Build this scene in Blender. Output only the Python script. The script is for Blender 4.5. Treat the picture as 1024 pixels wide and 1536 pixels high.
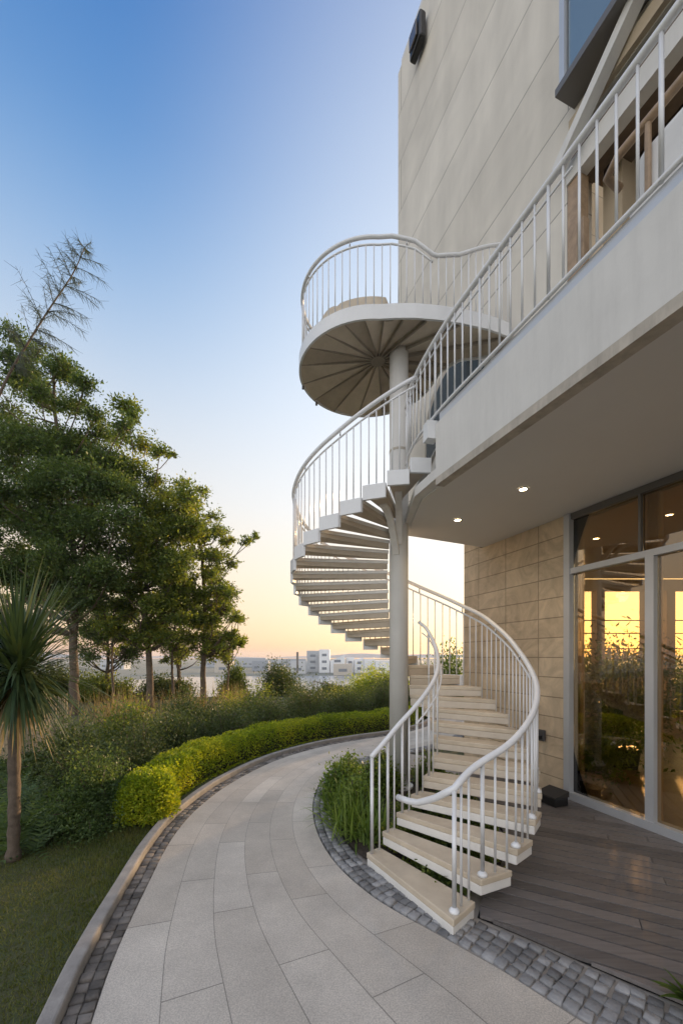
import bpy, math, random
import numpy as np
from mathutils import Vector, Matrix
random.seed(7); RNG = np.random.default_rng(7)
for o in list(bpy.data.objects): bpy.data.objects.remove(o)
SC = bpy.context.scene
C = SC.collection
S = 1.1                      # one plan unit is 1.1 m
EYE = 1.6

# ------------------------------------------------------------------ camera
cam = bpy.data.cameras.new('camera'); camo = bpy.data.objects.new('camera', cam); C.objects.link(camo)
camo.location = (0, 0, EYE*S); camo.rotation_euler = (math.radians(90), 0, 0)
cam.sensor_fit = 'VERTICAL'; cam.sensor_height = 36.0; cam.sensor_width = 24.0
cam.lens = 600/1536*36; cam.shift_y = 217/1536
cam.clip_start = 0.05; cam.clip_end = 6000
SC.camera = camo
SC.render.resolution_x = 682; SC.render.resolution_y = 1024

# ------------------------------------------------------------------ sky and sun
SUN_AZ = math.atan2(0.70, 1.0)      # clockwise from +Y
SUN_EL = math.radians(7.0)
GRAD, NISH = .42, .03
w = bpy.data.worlds.new('World'); SC.world = w; w.use_nodes = True
nt = w.node_tree; nt.nodes.clear()
def N(t, ty, **k):
    n = t.nodes.new(ty)
    for a, b in k.items(): setattr(n, a, b)
    return n
sky = N(nt, 'ShaderNodeTexSky', sky_type='NISHITA', sun_disc=False)
sky.sun_elevation = SUN_EL; sky.sun_rotation = SUN_AZ
sky.air_density = 1.0; sky.dust_density = 1.0; sky.ozone_density = 2.0; sky.altitude = 0
def lin(c): return tuple(((x/255+.055)/1.055)**2.4 if x > 10 else x/255/12.92 for x in c)+(1,)
tc = N(nt, 'ShaderNodeTexCoord')
sx = N(nt, 'ShaderNodeSeparateXYZ'); nt.links.new(tc.outputs['Generated'], sx.inputs[0])
asn = N(nt, 'ShaderNodeMath', operation='ARCSINE'); nt.links.new(sx.outputs[2], asn.inputs[0])
el = N(nt, 'ShaderNodeMath', operation='MULTIPLY'); el.inputs[1].default_value = 2/math.pi; nt.links.new(asn.outputs[0], el.inputs[0])
rp_ = N(nt, 'ShaderNodeValToRGB'); rp_.color_ramp.interpolation = 'B_SPLINE'
els = rp_.color_ramp.elements
stops = [(0, (215, 172, 158)), (2, (236, 188, 160)), (6, (248, 208, 166)), (12, (249, 225, 194)), (20, (234, 228, 220)), (30, (204, 214, 226)), (40, (150, 182, 218)), (50, (84, 138, 198)), (62, (48, 105, 178)), (90, (30, 78, 150))]
while len(els) < len(stops): els.new(.5)
for e_, (a_, c_) in zip(els, stops): e_.position = a_/90; e_.color = lin(c_)
nt.links.new(el.outputs[0], rp_.inputs[0])
# whitening glow of the air towards the sun
dt = N(nt, 'ShaderNodeVectorMath', operation='DOT_PRODUCT'); nt.links.new(tc.outputs['Generated'], dt.inputs[0])
ge = math.radians(22); dt.inputs[1].default_value = (math.sin(SUN_AZ)*math.cos(ge), math.cos(SUN_AZ)*math.cos(ge), math.sin(ge))
gm = N(nt, 'ShaderNodeMapRange', interpolation_type='SMOOTHSTEP'); gm.inputs[1].default_value = .52; gm.inputs[2].default_value = 1.0; gm.inputs[3].default_value = 0; gm.inputs[4].default_value = .72
nt.links.new(dt.outputs['Value'], gm.inputs[0])
gx_ = N(nt, 'ShaderNodeMix', data_type='RGBA'); gr_ = N(nt, 'ShaderNodeValToRGB'); ge_ = gr_.color_ramp.elements
for q_ in range(3): ge_.new(.5)
for e_, (a_, c_) in zip(ge_, ((0, (1.0, .66, .36)), (4, (1.0, .74, .44)), (11, (1.0, .86, .64)), (20, (1.0, .96, .90)), (32, (.98, .99, 1.0)))): e_.position = a_/90; e_.color = (*c_, 1)
nt.links.new(el.outputs[0], gr_.inputs[0]); nt.links.new(gr_.outputs[0], gx_.inputs[7])
nt.links.new(gm.outputs[0], gx_.inputs[0]); nt.links.new(rp_.outputs[0], gx_.inputs[6])
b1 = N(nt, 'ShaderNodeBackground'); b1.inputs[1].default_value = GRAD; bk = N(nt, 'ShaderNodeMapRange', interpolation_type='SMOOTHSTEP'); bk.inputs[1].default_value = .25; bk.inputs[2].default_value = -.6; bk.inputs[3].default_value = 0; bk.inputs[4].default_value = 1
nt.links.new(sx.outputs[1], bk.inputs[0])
bm = N(nt, 'ShaderNodeMix', data_type='RGBA'); bm.inputs[7].default_value = (1.25, 1.2, 1.2, 1)  # pale bright sky added behind the camera to fill the foreground with light
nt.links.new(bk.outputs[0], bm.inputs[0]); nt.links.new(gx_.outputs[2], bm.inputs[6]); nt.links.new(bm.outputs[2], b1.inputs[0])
bg = N(nt, 'ShaderNodeBackground'); bg.inputs[1].default_value = NISH
ad = N(nt, 'ShaderNodeAddShader'); out = N(nt, 'ShaderNodeOutputWorld')
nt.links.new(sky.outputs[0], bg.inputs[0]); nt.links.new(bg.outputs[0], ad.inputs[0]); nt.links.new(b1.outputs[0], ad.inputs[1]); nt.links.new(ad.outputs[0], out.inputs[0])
sl = bpy.data.lights.new('sun', 'SUN'); sl.energy = 2.8; sl.angle = math.radians(1.2); sl.color = (1.0, 0.66, 0.36)
so = bpy.data.objects.new('sun', sl); C.objects.link(so)
sd = Vector((math.sin(SUN_AZ)*math.cos(SUN_EL), math.cos(SUN_AZ)*math.cos(SUN_EL), math.sin(SUN_EL)))
so.rotation_euler = sd.to_track_quat('Z', 'Y').to_euler(); so.location = (0, 0, 30)
SC.view_settings.view_transform = 'Standard'; SC.view_settings.look = 'None'
SC.view_settings.exposure = 1.22; SC.view_settings.gamma = 1.0

# ------------------------------------------------------------------ helpers
def P(px, py, Y): return ((px-512)/600*Y, Y, EYE+(985-py)/600*Y)
def G(px, py):
    Y = 600*EYE/(py-985); return ((px-512)/600*Y, Y)
WLOC = {}
def empty(name, loc, label=None, cat=None, group=None, kind=None, parent=None):
    o = bpy.data.objects.new(name, None); C.objects.link(o)
    o.empty_display_size = 0.1
    o.location = Vector(loc)*S; WLOC[o.name] = Vector(loc)*S
    if parent: o.parent = parent; o.location = Vector(loc)*S-WLOC[parent.name]
    tag(o, label, cat, group, kind); return o
def tag(o, label=None, cat=None, group=None, kind=None):
    if label: o['label'] = label
    if cat: o['category'] = cat
    if group: o['group'] = group
    if kind: o['kind'] = kind
    return o
class MB:
    def __init__(s): s.v = []; s.f = []; s.uv = None
    def quad(s, *p):
        b = len(s.v); s.v += [tuple(q) for q in p]; s.f.append(tuple(range(b, b+len(p))))
    def prism(s, poly, z0, z1):
        n = len(poly); b = len(s.v)
        z0 = z0 if hasattr(z0, '__len__') else [z0]*n; z1 = z1 if hasattr(z1, '__len__') else [z1]*n
        a = sum(poly[i][0]*poly[(i+1) % n][1]-poly[(i+1) % n][0]*poly[i][1] for i in range(n))
        if a < 0: poly = poly[::-1]; z0 = z0[::-1]; z1 = z1[::-1]
        s.v += [(p[0], p[1], z) for p, z in zip(poly, z0)]+[(p[0], p[1], z) for p, z in zip(poly, z1)]
        s.f.append(tuple(range(b+n-1, b-1, -1))); s.f.append(tuple(range(b+n, b+2*n)))
        for i in range(n):
            j = (i+1) % n; s.f.append((b+i, b+j, b+n+j, b+n+i))
        return s
    def box(s, c, d, rz=0):
        cx, cy, cz = c; x, y, z = d[0]/2, d[1]/2, d[2]/2; ca, sa = math.cos(rz), math.sin(rz)
        return s.prism([(cx+a*ca-b*sa, cy+a*sa+b*ca) for a, b in ((-x, -y), (x, -y), (x, y), (-x, y))], cz-z, cz+z)
    def tube(s, pts, r, n=10, cap=True):
        pts = [Vector(p) for p in pts]; m = len(pts)
        rr = r if hasattr(r, '__len__') else [r]*m
        b = len(s.v); u = None
        for i in range(m):
            t = (pts[min(i+1, m-1)]-pts[max(i-1, 0)]).normalized()
            if u is None:
                u = t.orthogonal().normalized()
            u = (u-t*u.dot(t)); u = u.normalized() if u.length > 1e-6 else t.orthogonal().normalized()
            q = t.cross(u)
            for k in range(n):
                a = 2*math.pi*k/n
                s.v.append(tuple(pts[i]+(u*math.cos(a)+q*math.sin(a))*rr[i]))
        for i in range(m-1):
            for k in range(n):
                k2 = (k+1) % n
                s.f.append((b+i*n+k, b+i*n+k2, b+(i+1)*n+k2, b+(i+1)*n+k))
        if cap:
            s.f.append(tuple(b+k for k in range(n))[::-1]); s.f.append(tuple(b+(m-1)*n+k for k in range(n)))
        return s
    def bar(s, a, b_, wd, ht):
        a = Vector(a); b_ = Vector(b_); t = (b_-a).normalized(); side = t.cross(Vector((0, 0, 1)))
        side = side.normalized() if side.length > 1e-4 else Vector((1, 0, 0)); up = side.cross(t)
        b = len(s.v)
        for p in (a, b_):
            for x, y in ((-1, -1), (1, -1), (1, 1), (-1, 1)): s.v.append(tuple(p+side*x*wd/2+up*y*ht/2))
        for f in ((0, 3, 2, 1), (4, 5, 6, 7), (0, 1, 5, 4), (1, 2, 6, 5), (2, 3, 7, 6), (3, 0, 4, 7)): s.f.append(tuple(b+i for i in f))
        return s
    def build(s, name, mat, parent=None, smooth=False, bevel=0, uv=None):
        me = bpy.data.meshes.new(name)
        off = WLOC[parent.name] if parent else Vector((0, 0, 0))
        V = np.array(s.v, dtype=float)*S
        if parent is None and len(V):
            off = Vector((float(V[:, 0].mean()), float(V[:, 1].mean()), float(V[:, 2].min())))
        V = V-np.array(off)
        me.from_pydata(V.tolist(), [], s.f)
        if mat: me.materials.append(mat)
        if smooth: me.shade_smooth()
        if uv:
            l = me.uv_layers.new(name='UVMap')
            for i, lp in enumerate(me.loops): l.data[i].uv = uv[lp.vertex_index]
        o = bpy.data.objects.new(name, me); C.objects.link(o)
        if parent: o.parent = parent; WLOC[o.name] = off.copy()
        else: o.location = off; WLOC[o.name] = off.copy()
        if bevel:
            m = o.modifiers.new('bevel', 'BEVEL'); m.width = bevel*S; m.segments = 2; m.limit_method = 'ANGLE'
        return o
def bulk(name, V, F, mat, parent=None, smooth=False):
    """V (n,3) world plan units, F (m,k) same-size faces, made fast"""
    me = bpy.data.meshes.new(name); V = np.asarray(V, dtype=np.float64)*S
    off = WLOC[parent.name] if parent else Vector((float(V[:, 0].mean()), float(V[:, 1].mean()), float(V[:, 2].min())))
    V = V-np.array(off)
    F = np.asarray(F, dtype=np.int32); m, k = F.shape
    me.vertices.add(len(V)); me.vertices.foreach_set('co', V.astype(np.float32).ravel())
    me.loops.add(m*k); me.loops.foreach_set('vertex_index', F.ravel())
    me.polygons.add(m); me.polygons.foreach_set('loop_start', np.arange(0, m*k, k, dtype=np.int32))
    me.polygons.foreach_set('loop_total', np.full(m, k, dtype=np.int32))
    me.update(); me.validate(); me.materials.append(mat)
    if smooth: me.shade_smooth()
    o = bpy.data.objects.new(name, me); C.objects.link(o)
    if parent: o.parent = parent
    else: o.location = off
    WLOC[o.name] = Vector(off)
    return o
def cr(pts, t):
    """Catmull-Rom through pts (tuples) at float index t"""
    n = len(pts); t = max(0.0, min(n-1-1e-6, t)); i = int(t); f = t-i
    g = lambda j: np.array(pts[max(0, min(n-1, j))], dtype=float)
    p0, p1, p2, p3 = g(i-1), g(i), g(i+1), g(i+2)
    if i == 0: p0 = 2*p1-p2
    if i+2 > n-1: p3 = 2*p2-p1
    return 0.5*((2*p1)+(-p0+p2)*f+(2*p0-5*p1+4*p2-p3)*f*f+(-p0+3*p1-3*p2+p3)*f**3)
def resample(pts, step):
    d = [cr(pts, i/12) for i in range((len(pts)-1)*12+1)]
    out = [d[0]]; acc = 0
    L = [0]
    for a, b in zip(d, d[1:]): L.append(L[-1]+float(np.linalg.norm(b-a)))
    m = max(2, int(round(L[-1]/step))); res = []; j = 0
    for k in range(m+1):
        s_ = L[-1]*k/m
        while j < len(L)-2 and L[j+1] < s_: j += 1
        f = (s_-L[j])/max(1e-9, L[j+1]-L[j]); res.append(d[j]*(1-f)+d[j+1]*f)
    return res, L[-1]/m
def normals2(pts):
    r = []
    for i in range(len(pts)):
        t = pts[min(i+1, len(pts)-1)]-pts[max(i-1, 0)]; t = t/np.linalg.norm(t); r.append(np.array([t[1], -t[0]]))
    return r   # to the right of travel

# ------------------------------------------------------------------ materials
def mat(name, col, rough=0.6, metal=0.0, noise=0.0, nscale=6.0, bump=0.0, bscale=60.0, col2=None, spec=0.5, coat=0.0):
    m = bpy.data.materials.new(name); m.use_nodes = True; t = m.node_tree
    b = t.nodes['Principled BSDF']; b.inputs['Roughness'].default_value = rough; b.inputs['Metallic'].default_value = metal
    b.inputs['Base Color'].default_value = (*col, 1); b.inputs['Specular IOR Level'].default_value = spec
    b.inputs['Coat Weight'].default_value = coat
    if noise or col2:
        g = N(t, 'ShaderNodeNewGeometry')
        n = N(t, 'ShaderNodeTexNoise'); n.inputs['Scale'].default_value = nscale; n.inputs['Detail'].default_value = 8; n.inputs['Roughness'].default_value = 0.65
        t.links.new(g.outputs['Position'], n.inputs['Vector'])
        r = N(t, 'ShaderNodeMapRange'); r.inputs['From Min'].default_value = 0.3; r.inputs['From Max'].default_value = 0.7
        t.links.new(n.outputs[0], r.inputs[0])
        mx = N(t, 'ShaderNodeMix', data_type='RGBA')
        c2 = col2 or tuple(max(0, c*(1-noise)) for c in col); c1 = col if col2 else tuple(min(1, c*(1+noise)) for c in col)
        mx.inputs[6].default_value = (*c1, 1); mx.inputs[7].default_value = (*c2, 1)
        t.links.new(r.outputs[0], mx.inputs[0]); t.links.new(mx.outputs[2], b.inputs['Base Color'])
    if bump:
        g = N(t, 'ShaderNodeNewGeometry')
        n = N(t, 'ShaderNodeTexNoise'); n.inputs['Scale'].default_value = bscale; n.inputs['Detail'].default_value = 5
        t.links.new(g.outputs['Position'], n.inputs['Vector'])
        bp = N(t, 'ShaderNodeBump'); bp.inputs['Strength'].default_value = bump; bp.inputs['Distance'].default_value = 0.01
        t.links.new(n.outputs[0], bp.inputs['Height']); t.links.new(bp.outputs[0], b.inputs['Normal'])
    return m
def streaks(mt, k=.14):
    t = mt.node_tree; b = t.nodes['Principled BSDF']; src = b.inputs['Base Color'].links[0].from_socket
    g = N(t, 'ShaderNodeNewGeometry'); mp = N(t, 'ShaderNodeMapping'); mp.inputs['Scale'].default_value = (5, 5, .5); t.links.new(g.outputs['Position'], mp.inputs[0])
    n = N(t, 'ShaderNodeTexNoise'); n.inputs['Scale'].default_value = 1.5; n.inputs['Detail'].default_value = 7; n.inputs['Roughness'].default_value = .7; t.links.new(mp.outputs[0], n.inputs['Vector'])
    r = N(t, 'ShaderNodeMapRange'); r.inputs[1].default_value = .45; r.inputs[2].default_value = .8; r.inputs[3].default_value = 1.02; r.inputs[4].default_value = 1-k*2; t.links.new(n.outputs[0], r.inputs[0])
    mu = N(t, 'ShaderNodeVectorMath', operation='SCALE'); t.links.new(src, mu.inputs[0]); t.links.new(r.outputs[0], mu.inputs['Scale']); t.links.new(mu.outputs[0], b.inputs['Base Color'])
TX, TY = -0.353/math.hypot(.353, 1), 1/math.hypot(.353, 1)       # the house runs along this direction
def clad(name, c1, c2, mortar, bw, bh, ms, offset=0.5, rough=0.7, nscale=2.0, vein=0.0, u0=0.0, v0=0.0, noisek=0.12):
    m = bpy.data.materials.new(name); m.use_nodes = True; t = m.node_tree; b = t.nodes['Principled BSDF']
    b.inputs['Roughness'].default_value = rough
    g = N(t, 'ShaderNodeNewGeometry')
    d = N(t, 'ShaderNodeVectorMath', operation='DOT_PRODUCT'); d.inputs[1].default_value = (TX, TY, 0)
    t.links.new(g.outputs['Position'], d.inputs[0])
    sp = N(t, 'ShaderNodeSeparateXYZ'); t.links.new(g.outputs['Position'], sp.inputs[0])
    au = N(t, 'ShaderNodeMath', operation='ADD'); au.inputs[1].default_value = 40*bw+u0; t.links.new(d.outputs['Value'], au.inputs[0])
    av = N(t, 'ShaderNodeMath', operation='ADD'); av.inputs[1].default_value = v0; t.links.new(sp.outputs[2], av.inputs[0])
    cb = N(t, 'ShaderNodeCombineXYZ'); t.links.new(au.outputs[0], cb.inputs[0]); t.links.new(av.outputs[0], cb.inputs[1])
    br = N(t, 'ShaderNodeTexBrick'); br.offset = offset; br.squash = 1
    br.inputs['Scale'].default_value = 1; br.inputs['Brick Width'].default_value = bw; br.inputs['Row Height'].default_value = bh
    br.inputs['Mortar Size'].default_value = ms; br.inputs['Mortar Smooth'].default_value = 0.2
    br.inputs['Color1'].default_value = (*c1, 1); br.inputs['Color2'].default_value = (*c2, 1); br.inputs['Mortar'].default_value = (*mortar, 1)
    t.links.new(cb.outputs[0], br.inputs['Vector'])
    n = N(t, 'ShaderNodeTexNoise'); n.inputs['Scale'].default_value = nscale; n.inputs['Detail'].default_value = 9; n.inputs['Roughness'].default_value = .62
    n.inputs['Distortion'].default_value = vein
    t.links.new(g.outputs['Position'], n.inputs['Vector'])
    r = N(t, 'ShaderNodeMapRange'); r.inputs[1].default_value = .3; r.inputs[2].default_value = .7; r.inputs[3].default_value = 1-noisek*1.6; r.inputs[4].default_value = 1+noisek
    t.links.new(n.outputs[0], r.inputs[0])
    # rain streaks: noise stretched along z
    mp = N(t, 'ShaderNodeMapping'); mp.inputs['Scale'].default_value = (3, 3, .25); t.links.new(g.outputs['Position'], mp.inputs[0])
    n2 = N(t, 'ShaderNodeTexNoise'); n2.inputs['Scale'].default_value = 1.3; n2.inputs['Detail'].default_value = 6; t.links.new(mp.outputs[0], n2.inputs['Vector'])
    r2 = N(t, 'ShaderNodeMapRange'); r2.inputs[1].default_value = .35; r2.inputs[2].default_value = .75; r2.inputs[3].default_value = 1.03; r2.inputs[4].default_value = .9
    t.links.new(n2.outputs[0], r2.inputs[0])
    mm = N(t, 'ShaderNodeMath', operation='MULTIPLY'); t.links.new(r.outputs[0], mm.inputs[0]); t.links.new(r2.outputs[0], mm.inputs[1])
    mu = N(t, 'ShaderNodeVectorMath', operation='SCALE'); t.links.new(br.outputs['Color'], mu.inputs[0]); t.links.new(mm.outputs[0], mu.inputs['Scale'])
    t.links.new(mu.outputs[0], b.inputs['Base Color'])
    bp = N(t, 'ShaderNodeBump'); bp.inputs['Strength'].default_value = .5; bp.inputs['Distance'].default_value = .004; bp.invert = True
    t.links.new(br.outputs['Fac'], bp.inputs['Height'])
    n3 = N(t, 'ShaderNodeTexNoise'); n3.inputs['Scale'].default_value = 45; n3.inputs['Detail'].default_value = 4; t.links.new(g.outputs['Position'], n3.inputs['Vector'])
    bp2 = N(t, 'ShaderNodeBump'); bp2.inputs['Strength'].default_value = .15; bp2.inputs['Distance'].default_value = .004
    t.links.new(n3.outputs[0], bp2.inputs['Height']); t.links.new(bp.outputs[0], bp2.inputs['Normal']); t.links.new(bp2.outputs[0], b.inputs['Normal'])
    return m
def leafmat(name, cols, rough=0.5, trans=0.35, tcol=None):
    m = bpy.data.materials.new(name); m.use_nodes = True; t = m.node_tree; b = t.nodes['Principled BSDF']
    g = N(t, 'ShaderNodeNewGeometry'); cr_ = N(t, 'ShaderNodeValToRGB')
    e = cr_.color_ramp.elements
    while len(e) < len(cols): e.new(0.5)
    for i, c in enumerate(cols): e[i].position = i/(len(cols)-1); e[i].color = (*c, 1)
    n = N(t, 'ShaderNodeTexNoise'); n.inputs['Scale'].default_value = 1.6; n.inputs['Detail'].default_value = 3
    t.links.new(g.outputs['Position'], n.inputs['Vector'])
    a = N(t, 'ShaderNodeMath', operation='MULTIPLY_ADD'); a.inputs[1].default_value = .55; t.links.new(g.outputs['Random Per Island'], a.inputs[0])
    r = N(t, 'ShaderNodeMapRange'); r.inputs[1].default_value = .35; r.inputs[2].default_value = .68; r.inputs[3].default_value = 0; r.inputs[4].default_value = .45
    t.links.new(n.outputs[0], r.inputs[0]); t.links.new(r.outputs[0], a.inputs[2])
    t.links.new(a.outputs[0], cr_.inputs[0]); t.links.new(cr_.outputs[0], b.inputs['Base Color'])
    b.inputs['Roughness'].default_value = rough; b.inputs['Specular IOR Level'].default_value = .35
    tr = N(t, 'ShaderNodeBsdfTranslucent'); hs = N(t, 'ShaderNodeMix', data_type='RGBA', blend_type='MULTIPLY'); hs.inputs[0].default_value = 1
    tc = tcol or (1.9, 1.7, .7); hs.inputs[7].default_value = (*tc, 1)
    t.links.new(cr_.outputs[0], hs.inputs[6]); t.links.new(hs.outputs[2], tr.inputs[0])
    mx = N(t, 'ShaderNodeMixShader'); mx.inputs[0].default_value = trans
    t.links.new(b.outputs[0], mx.inputs[1]); t.links.new(tr.outputs[0], mx.inputs[2])
    t.links.new(mx.outputs[0], t.nodes['Material Output'].inputs[0]); return m
def glassmat(name, tint, refl=0.12, rough=0.0, glosscol=(1, 1, 1)):
    m = bpy.data.materials.new(name); m.use_nodes = True; t = m.node_tree; t.nodes.remove(t.nodes['Principled BSDF'])
    tr = N(t, 'ShaderNodeBsdfTransparent'); tr.inputs[0].default_value = (*tint, 1)
    gl = N(t, 'ShaderNodeBsdfGlossy'); gl.inputs[0].default_value = (*glosscol, 1); gl.inputs['Roughness'].default_value = rough
    fr = N(t, 'ShaderNodeFresnel'); fr.inputs[0].default_value = 1.5
    ad = N(t, 'ShaderNodeMath', operation='ADD'); ad.use_clamp = True; ad.inputs[1].default_value = refl; t.links.new(fr.outputs[0], ad.inputs[0])
    mx = N(t, 'ShaderNodeMixShader'); t.links.new(ad.outputs[0], mx.inputs[0]); t.links.new(tr.outputs[0], mx.inputs[1]); t.links.new(gl.outputs[0], mx.inputs[2])
    t.links.new(mx.outputs[0], t.nodes['Material Output'].inputs[0]); return m
def emit(name, col, st):
    m = bpy.data.materials.new(name); m.use_nodes = True; b = m.node_tree.nodes['Principled BSDF']
    b.inputs['Emission Color'].default_value = (*col, 1); b.inputs['Emission Strength'].default_value = st; return m

M_paint = mat('white_painted_steel', (.74, .75, .76), .34, noise=.05, nscale=3, bump=.06, bscale=30)
M_bar = mat('white_painted_bars', (.78, .79, .80), .3, noise=.04, nscale=8)
M_tread = mat('cream_stone_tread', (.67, .58, .45), .55, nscale=3.5, col2=(.48, .40, .30), bump=.2, bscale=90)
M_frame = mat('white_tread_frame', (.76, .74, .70), .42, noise=.07, nscale=7, bump=.1, bscale=40)
M_conc = mat('painted_concrete', (.66, .65, .62), .6, noise=.07, nscale=1.6, bump=.12, bscale=30)
M_soff = mat('soffit_plaster', (.68, .67, .65), .75, noise=.03, nscale=1.2, bump=.08, bscale=50)
M_kerb = mat('kerb_concrete', (.30, .285, .27), .8, noise=.2, nscale=9, bump=.3, bscale=80)
M_lip = mat('stained_concrete_edge', (.46, .42, .36), .8, noise=.2, nscale=5, bump=.2, bscale=60)
M_cob = mat('granite_cobbles', (.31, .31, .31), .7, nscale=7, col2=(.19, .19, .195), bump=.5, bscale=60)
M_cob2 = mat('brown_granite_cobbles', (.24, .22, .20), .8, nscale=7, col2=(.12, .11, .10), bump=.5, bscale=60)
M_grout = mat('dark_joint_sand', (.11, .10, .09), .95, noise=.2, nscale=20)
M_wood = mat('warm_wood', (.36, .25, .155), .5, noise=.25, nscale=12)
M_cush = mat('white_cushion', (.75, .75, .74), .85, noise=.05, nscale=5, bump=.2, bscale=15)
M_black = mat('black_plastic', (.012, .012, .013), .4)
M_alu = mat('pale_aluminium', (.55, .57, .60), .38, metal=.35, noise=.04, nscale=4)
M_darkal = mat('dark_aluminium', (.16, .15, .14), .45, metal=.3)
M_wall = clad('limestone_cladding', (.73, .69, .61), (.68, .64, .56), (.36, .335, .29), 7.6, .98, .009, .5, nscale=1.1, vein=.8, u0=.55, v0=.2, noisek=.07)
M_stone = clad('travertine_blocks', (.66, .53, .37), (.57, .45, .31), (.32, .25, .17), .6, .25, .007, .0, nscale=2.4, vein=2.2, u0=.1, noisek=.16)
M_glass = glassmat('bronze_glass', (.86, .74, .53), .06)
M_dglass = glassmat('dark_glass', (.12, .12, .12), .28)
M_bglass = mat('blue_window_glass', (.16, .23, .30), .12, metal=.0, spec=1.0)
M_brown = mat('brown_timber_ceiling', (.12, .085, .055), .6, noise=.3, nscale=6)
M_beige = mat('beige_plaster', (.50, .41, .29), .8, noise=.08, nscale=2)
M_int = mat('interior_plaster', (.46, .38, .28), .8, noise=.05, nscale=2)
M_intfl = mat('interior_timber_floor', (.34, .26, .17), .35, noise=.15, nscale=5)
M_bark = mat('bark', (.11, .085, .065), .9, noise=.35, nscale=14, bump=.8, bscale=40)
M_soil = mat('soil', (.045, .035, .026), .95, noise=.4, nscale=14, bump=.9, bscale=30)

# granite path
streaks(M_conc, .06); streaks(M_lip, .2)
def pathmat():
    m = bpy.data.materials.new('granite_paving'); m.use_nodes = True; t = m.node_tree; b = t.nodes['Principled BSDF']
    uv = N(t, 'ShaderNodeUVMap'); br = N(t, 'ShaderNodeTexBrick'); br.offset = .42; br.offset_frequency = 2
    br.inputs['Scale'].default_value = 1; br.inputs['Brick Width'].default_value = 1.02; br.inputs['Row Height'].default_value = .36
    br.inputs['Mortar Size'].default_value = .0035; br.inputs['Mortar Smooth'].default_value = .1
    br.inputs['Color1'].default_value = (.64, .59, .52, 1); br.inputs['Color2'].default_value = (.52, .47, .405, 1); br.inputs['Mortar'].default_value = (.30, .275, .24, 1)
    t.links.new(uv.outputs[0], br.inputs['Vector'])
    g = N(t, 'ShaderNodeNewGeometry')
    n = N(t, 'ShaderNodeTexNoise'); n.inputs['Scale'].default_value = 130; n.inputs['Detail'].default_value = 3; t.links.new(g.outputs['Position'], n.inputs['Vector'])
    r = N(t, 'ShaderNodeMapRange'); r.inputs[1].default_value = .35; r.inputs[2].default_value = .65; r.inputs[3].default_value = .80; r.inputs[4].default_value = 1.14
    t.links.new(n.outputs[0], r.inputs[0])
    n2 = N(t, 'ShaderNodeTexNoise'); n2.inputs['Scale'].default_value = 1.5; n2.inputs['Detail'].default_value = 9; n2.inputs['Roughness'].default_value = .7; t.links.new(g.outputs['Position'], n2.inputs['Vector'])
    r2 = N(t, 'ShaderNodeMapRange'); r2.inputs[1].default_value = .3; r2.inputs[2].default_value = .7; r2.inputs[3].default_value = .76; r2.inputs[4].default_value = 1.1
    t.links.new(n2.outputs[0], r2.inputs[0])
    mm = N(t, 'ShaderNodeMath', operation='MULTIPLY'); t.links.new(r.outputs[0], mm.inputs[0]); t.links.new(r2.outputs[0], mm.inputs[1])
    mu = N(t, 'ShaderNodeVectorMath', operation='SCALE'); t.links.new(br.outputs['Color'], mu.inputs[0]); t.links.new(mm.outputs[0], mu.inputs['Scale'])
    t.links.new(mu.outputs[0], b.inputs['Base Color']); b.inputs['Roughness'].default_value = .62
    bp = N(t, 'ShaderNodeBump'); bp.inputs['Strength'].default_value = .35; bp.inputs['Distance'].default_value = .003; t.links.new(n.outputs[0], bp.inputs['Height'])
    t.links.new(bp.outputs[0], b.inputs['Normal']); return m
M_path = pathmat()
def deckmat():
    m = mat('weathered_deck', (.11, .098, .092), .5); t = m.node_tree; b = t.nodes['Principled BSDF']
    g = N(t, 'ShaderNodeNewGeometry')
    cr_ = N(t, 'ShaderNodeValToRGB'); cr_.color_ramp.elements[0].color = (.085, .078, .075, 1); cr_.color_ramp.elements[1].color = (.19, .172, .165, 1)
    mp = N(t, 'ShaderNodeMapping'); mp.inputs['Rotation'].default_value = (0, 0, math.atan2(.475, .88)); mp.inputs['Scale'].default_value = (1.2, 26, 1); t.links.new(g.outputs['Position'], mp.inputs[0])
    n = N(t, 'ShaderNodeTexNoise'); n.inputs['Scale'].default_value = 2; n.inputs['Detail'].default_value = 6; t.links.new(mp.outputs[0], n.inputs['Vector'])
    a = N(t, 'ShaderNodeMath', operation='MULTIPLY_ADD'); a.inputs[1].default_value = .75; t.links.new(g.outputs['Random Per Island'], a.inputs[0])
    s2 = N(t, 'ShaderNodeMath', operation='MULTIPLY_ADD'); s2.inputs[1].default_value = 1.2; s2.inputs[2].default_value = -.35; t.links.new(n.outputs[0], s2.inputs[0]); t.links.new(s2.outputs[0], a.inputs[2])
    t.links.new(a.outputs[0], cr_.inputs[0]); t.links.new(cr_.outputs[0], b.inputs['Base Color'])
    bp = N(t, 'ShaderNodeBump'); bp.inputs['Strength'].default_value = .25; bp.inputs['Distance'].default_value = .003; t.links.new(n.outputs[0], bp.inputs['Height']); t.links.new(bp.outputs[0], b.inputs['Normal'])
    return m
M_deck = deckmat()

# ------------------------------------------------------------------ ground, path, kerb, deck
M_lawn = mat('lawn_ground', (.055, .08, .028), .95, nscale=5, col2=(.085, .08, .04), bump=.5, bscale=90)
M_far = mat('far_land', (.13, .16, .14), .9, nscale=.05, col2=(.20, .20, .17))
m = MB()
n = 40
xs = [-900, -300, -90, -30, -12, 12, 30, 90, 300, 900]; ys = [-60, -10, 14, 30, 60, 200, 1200]
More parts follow.
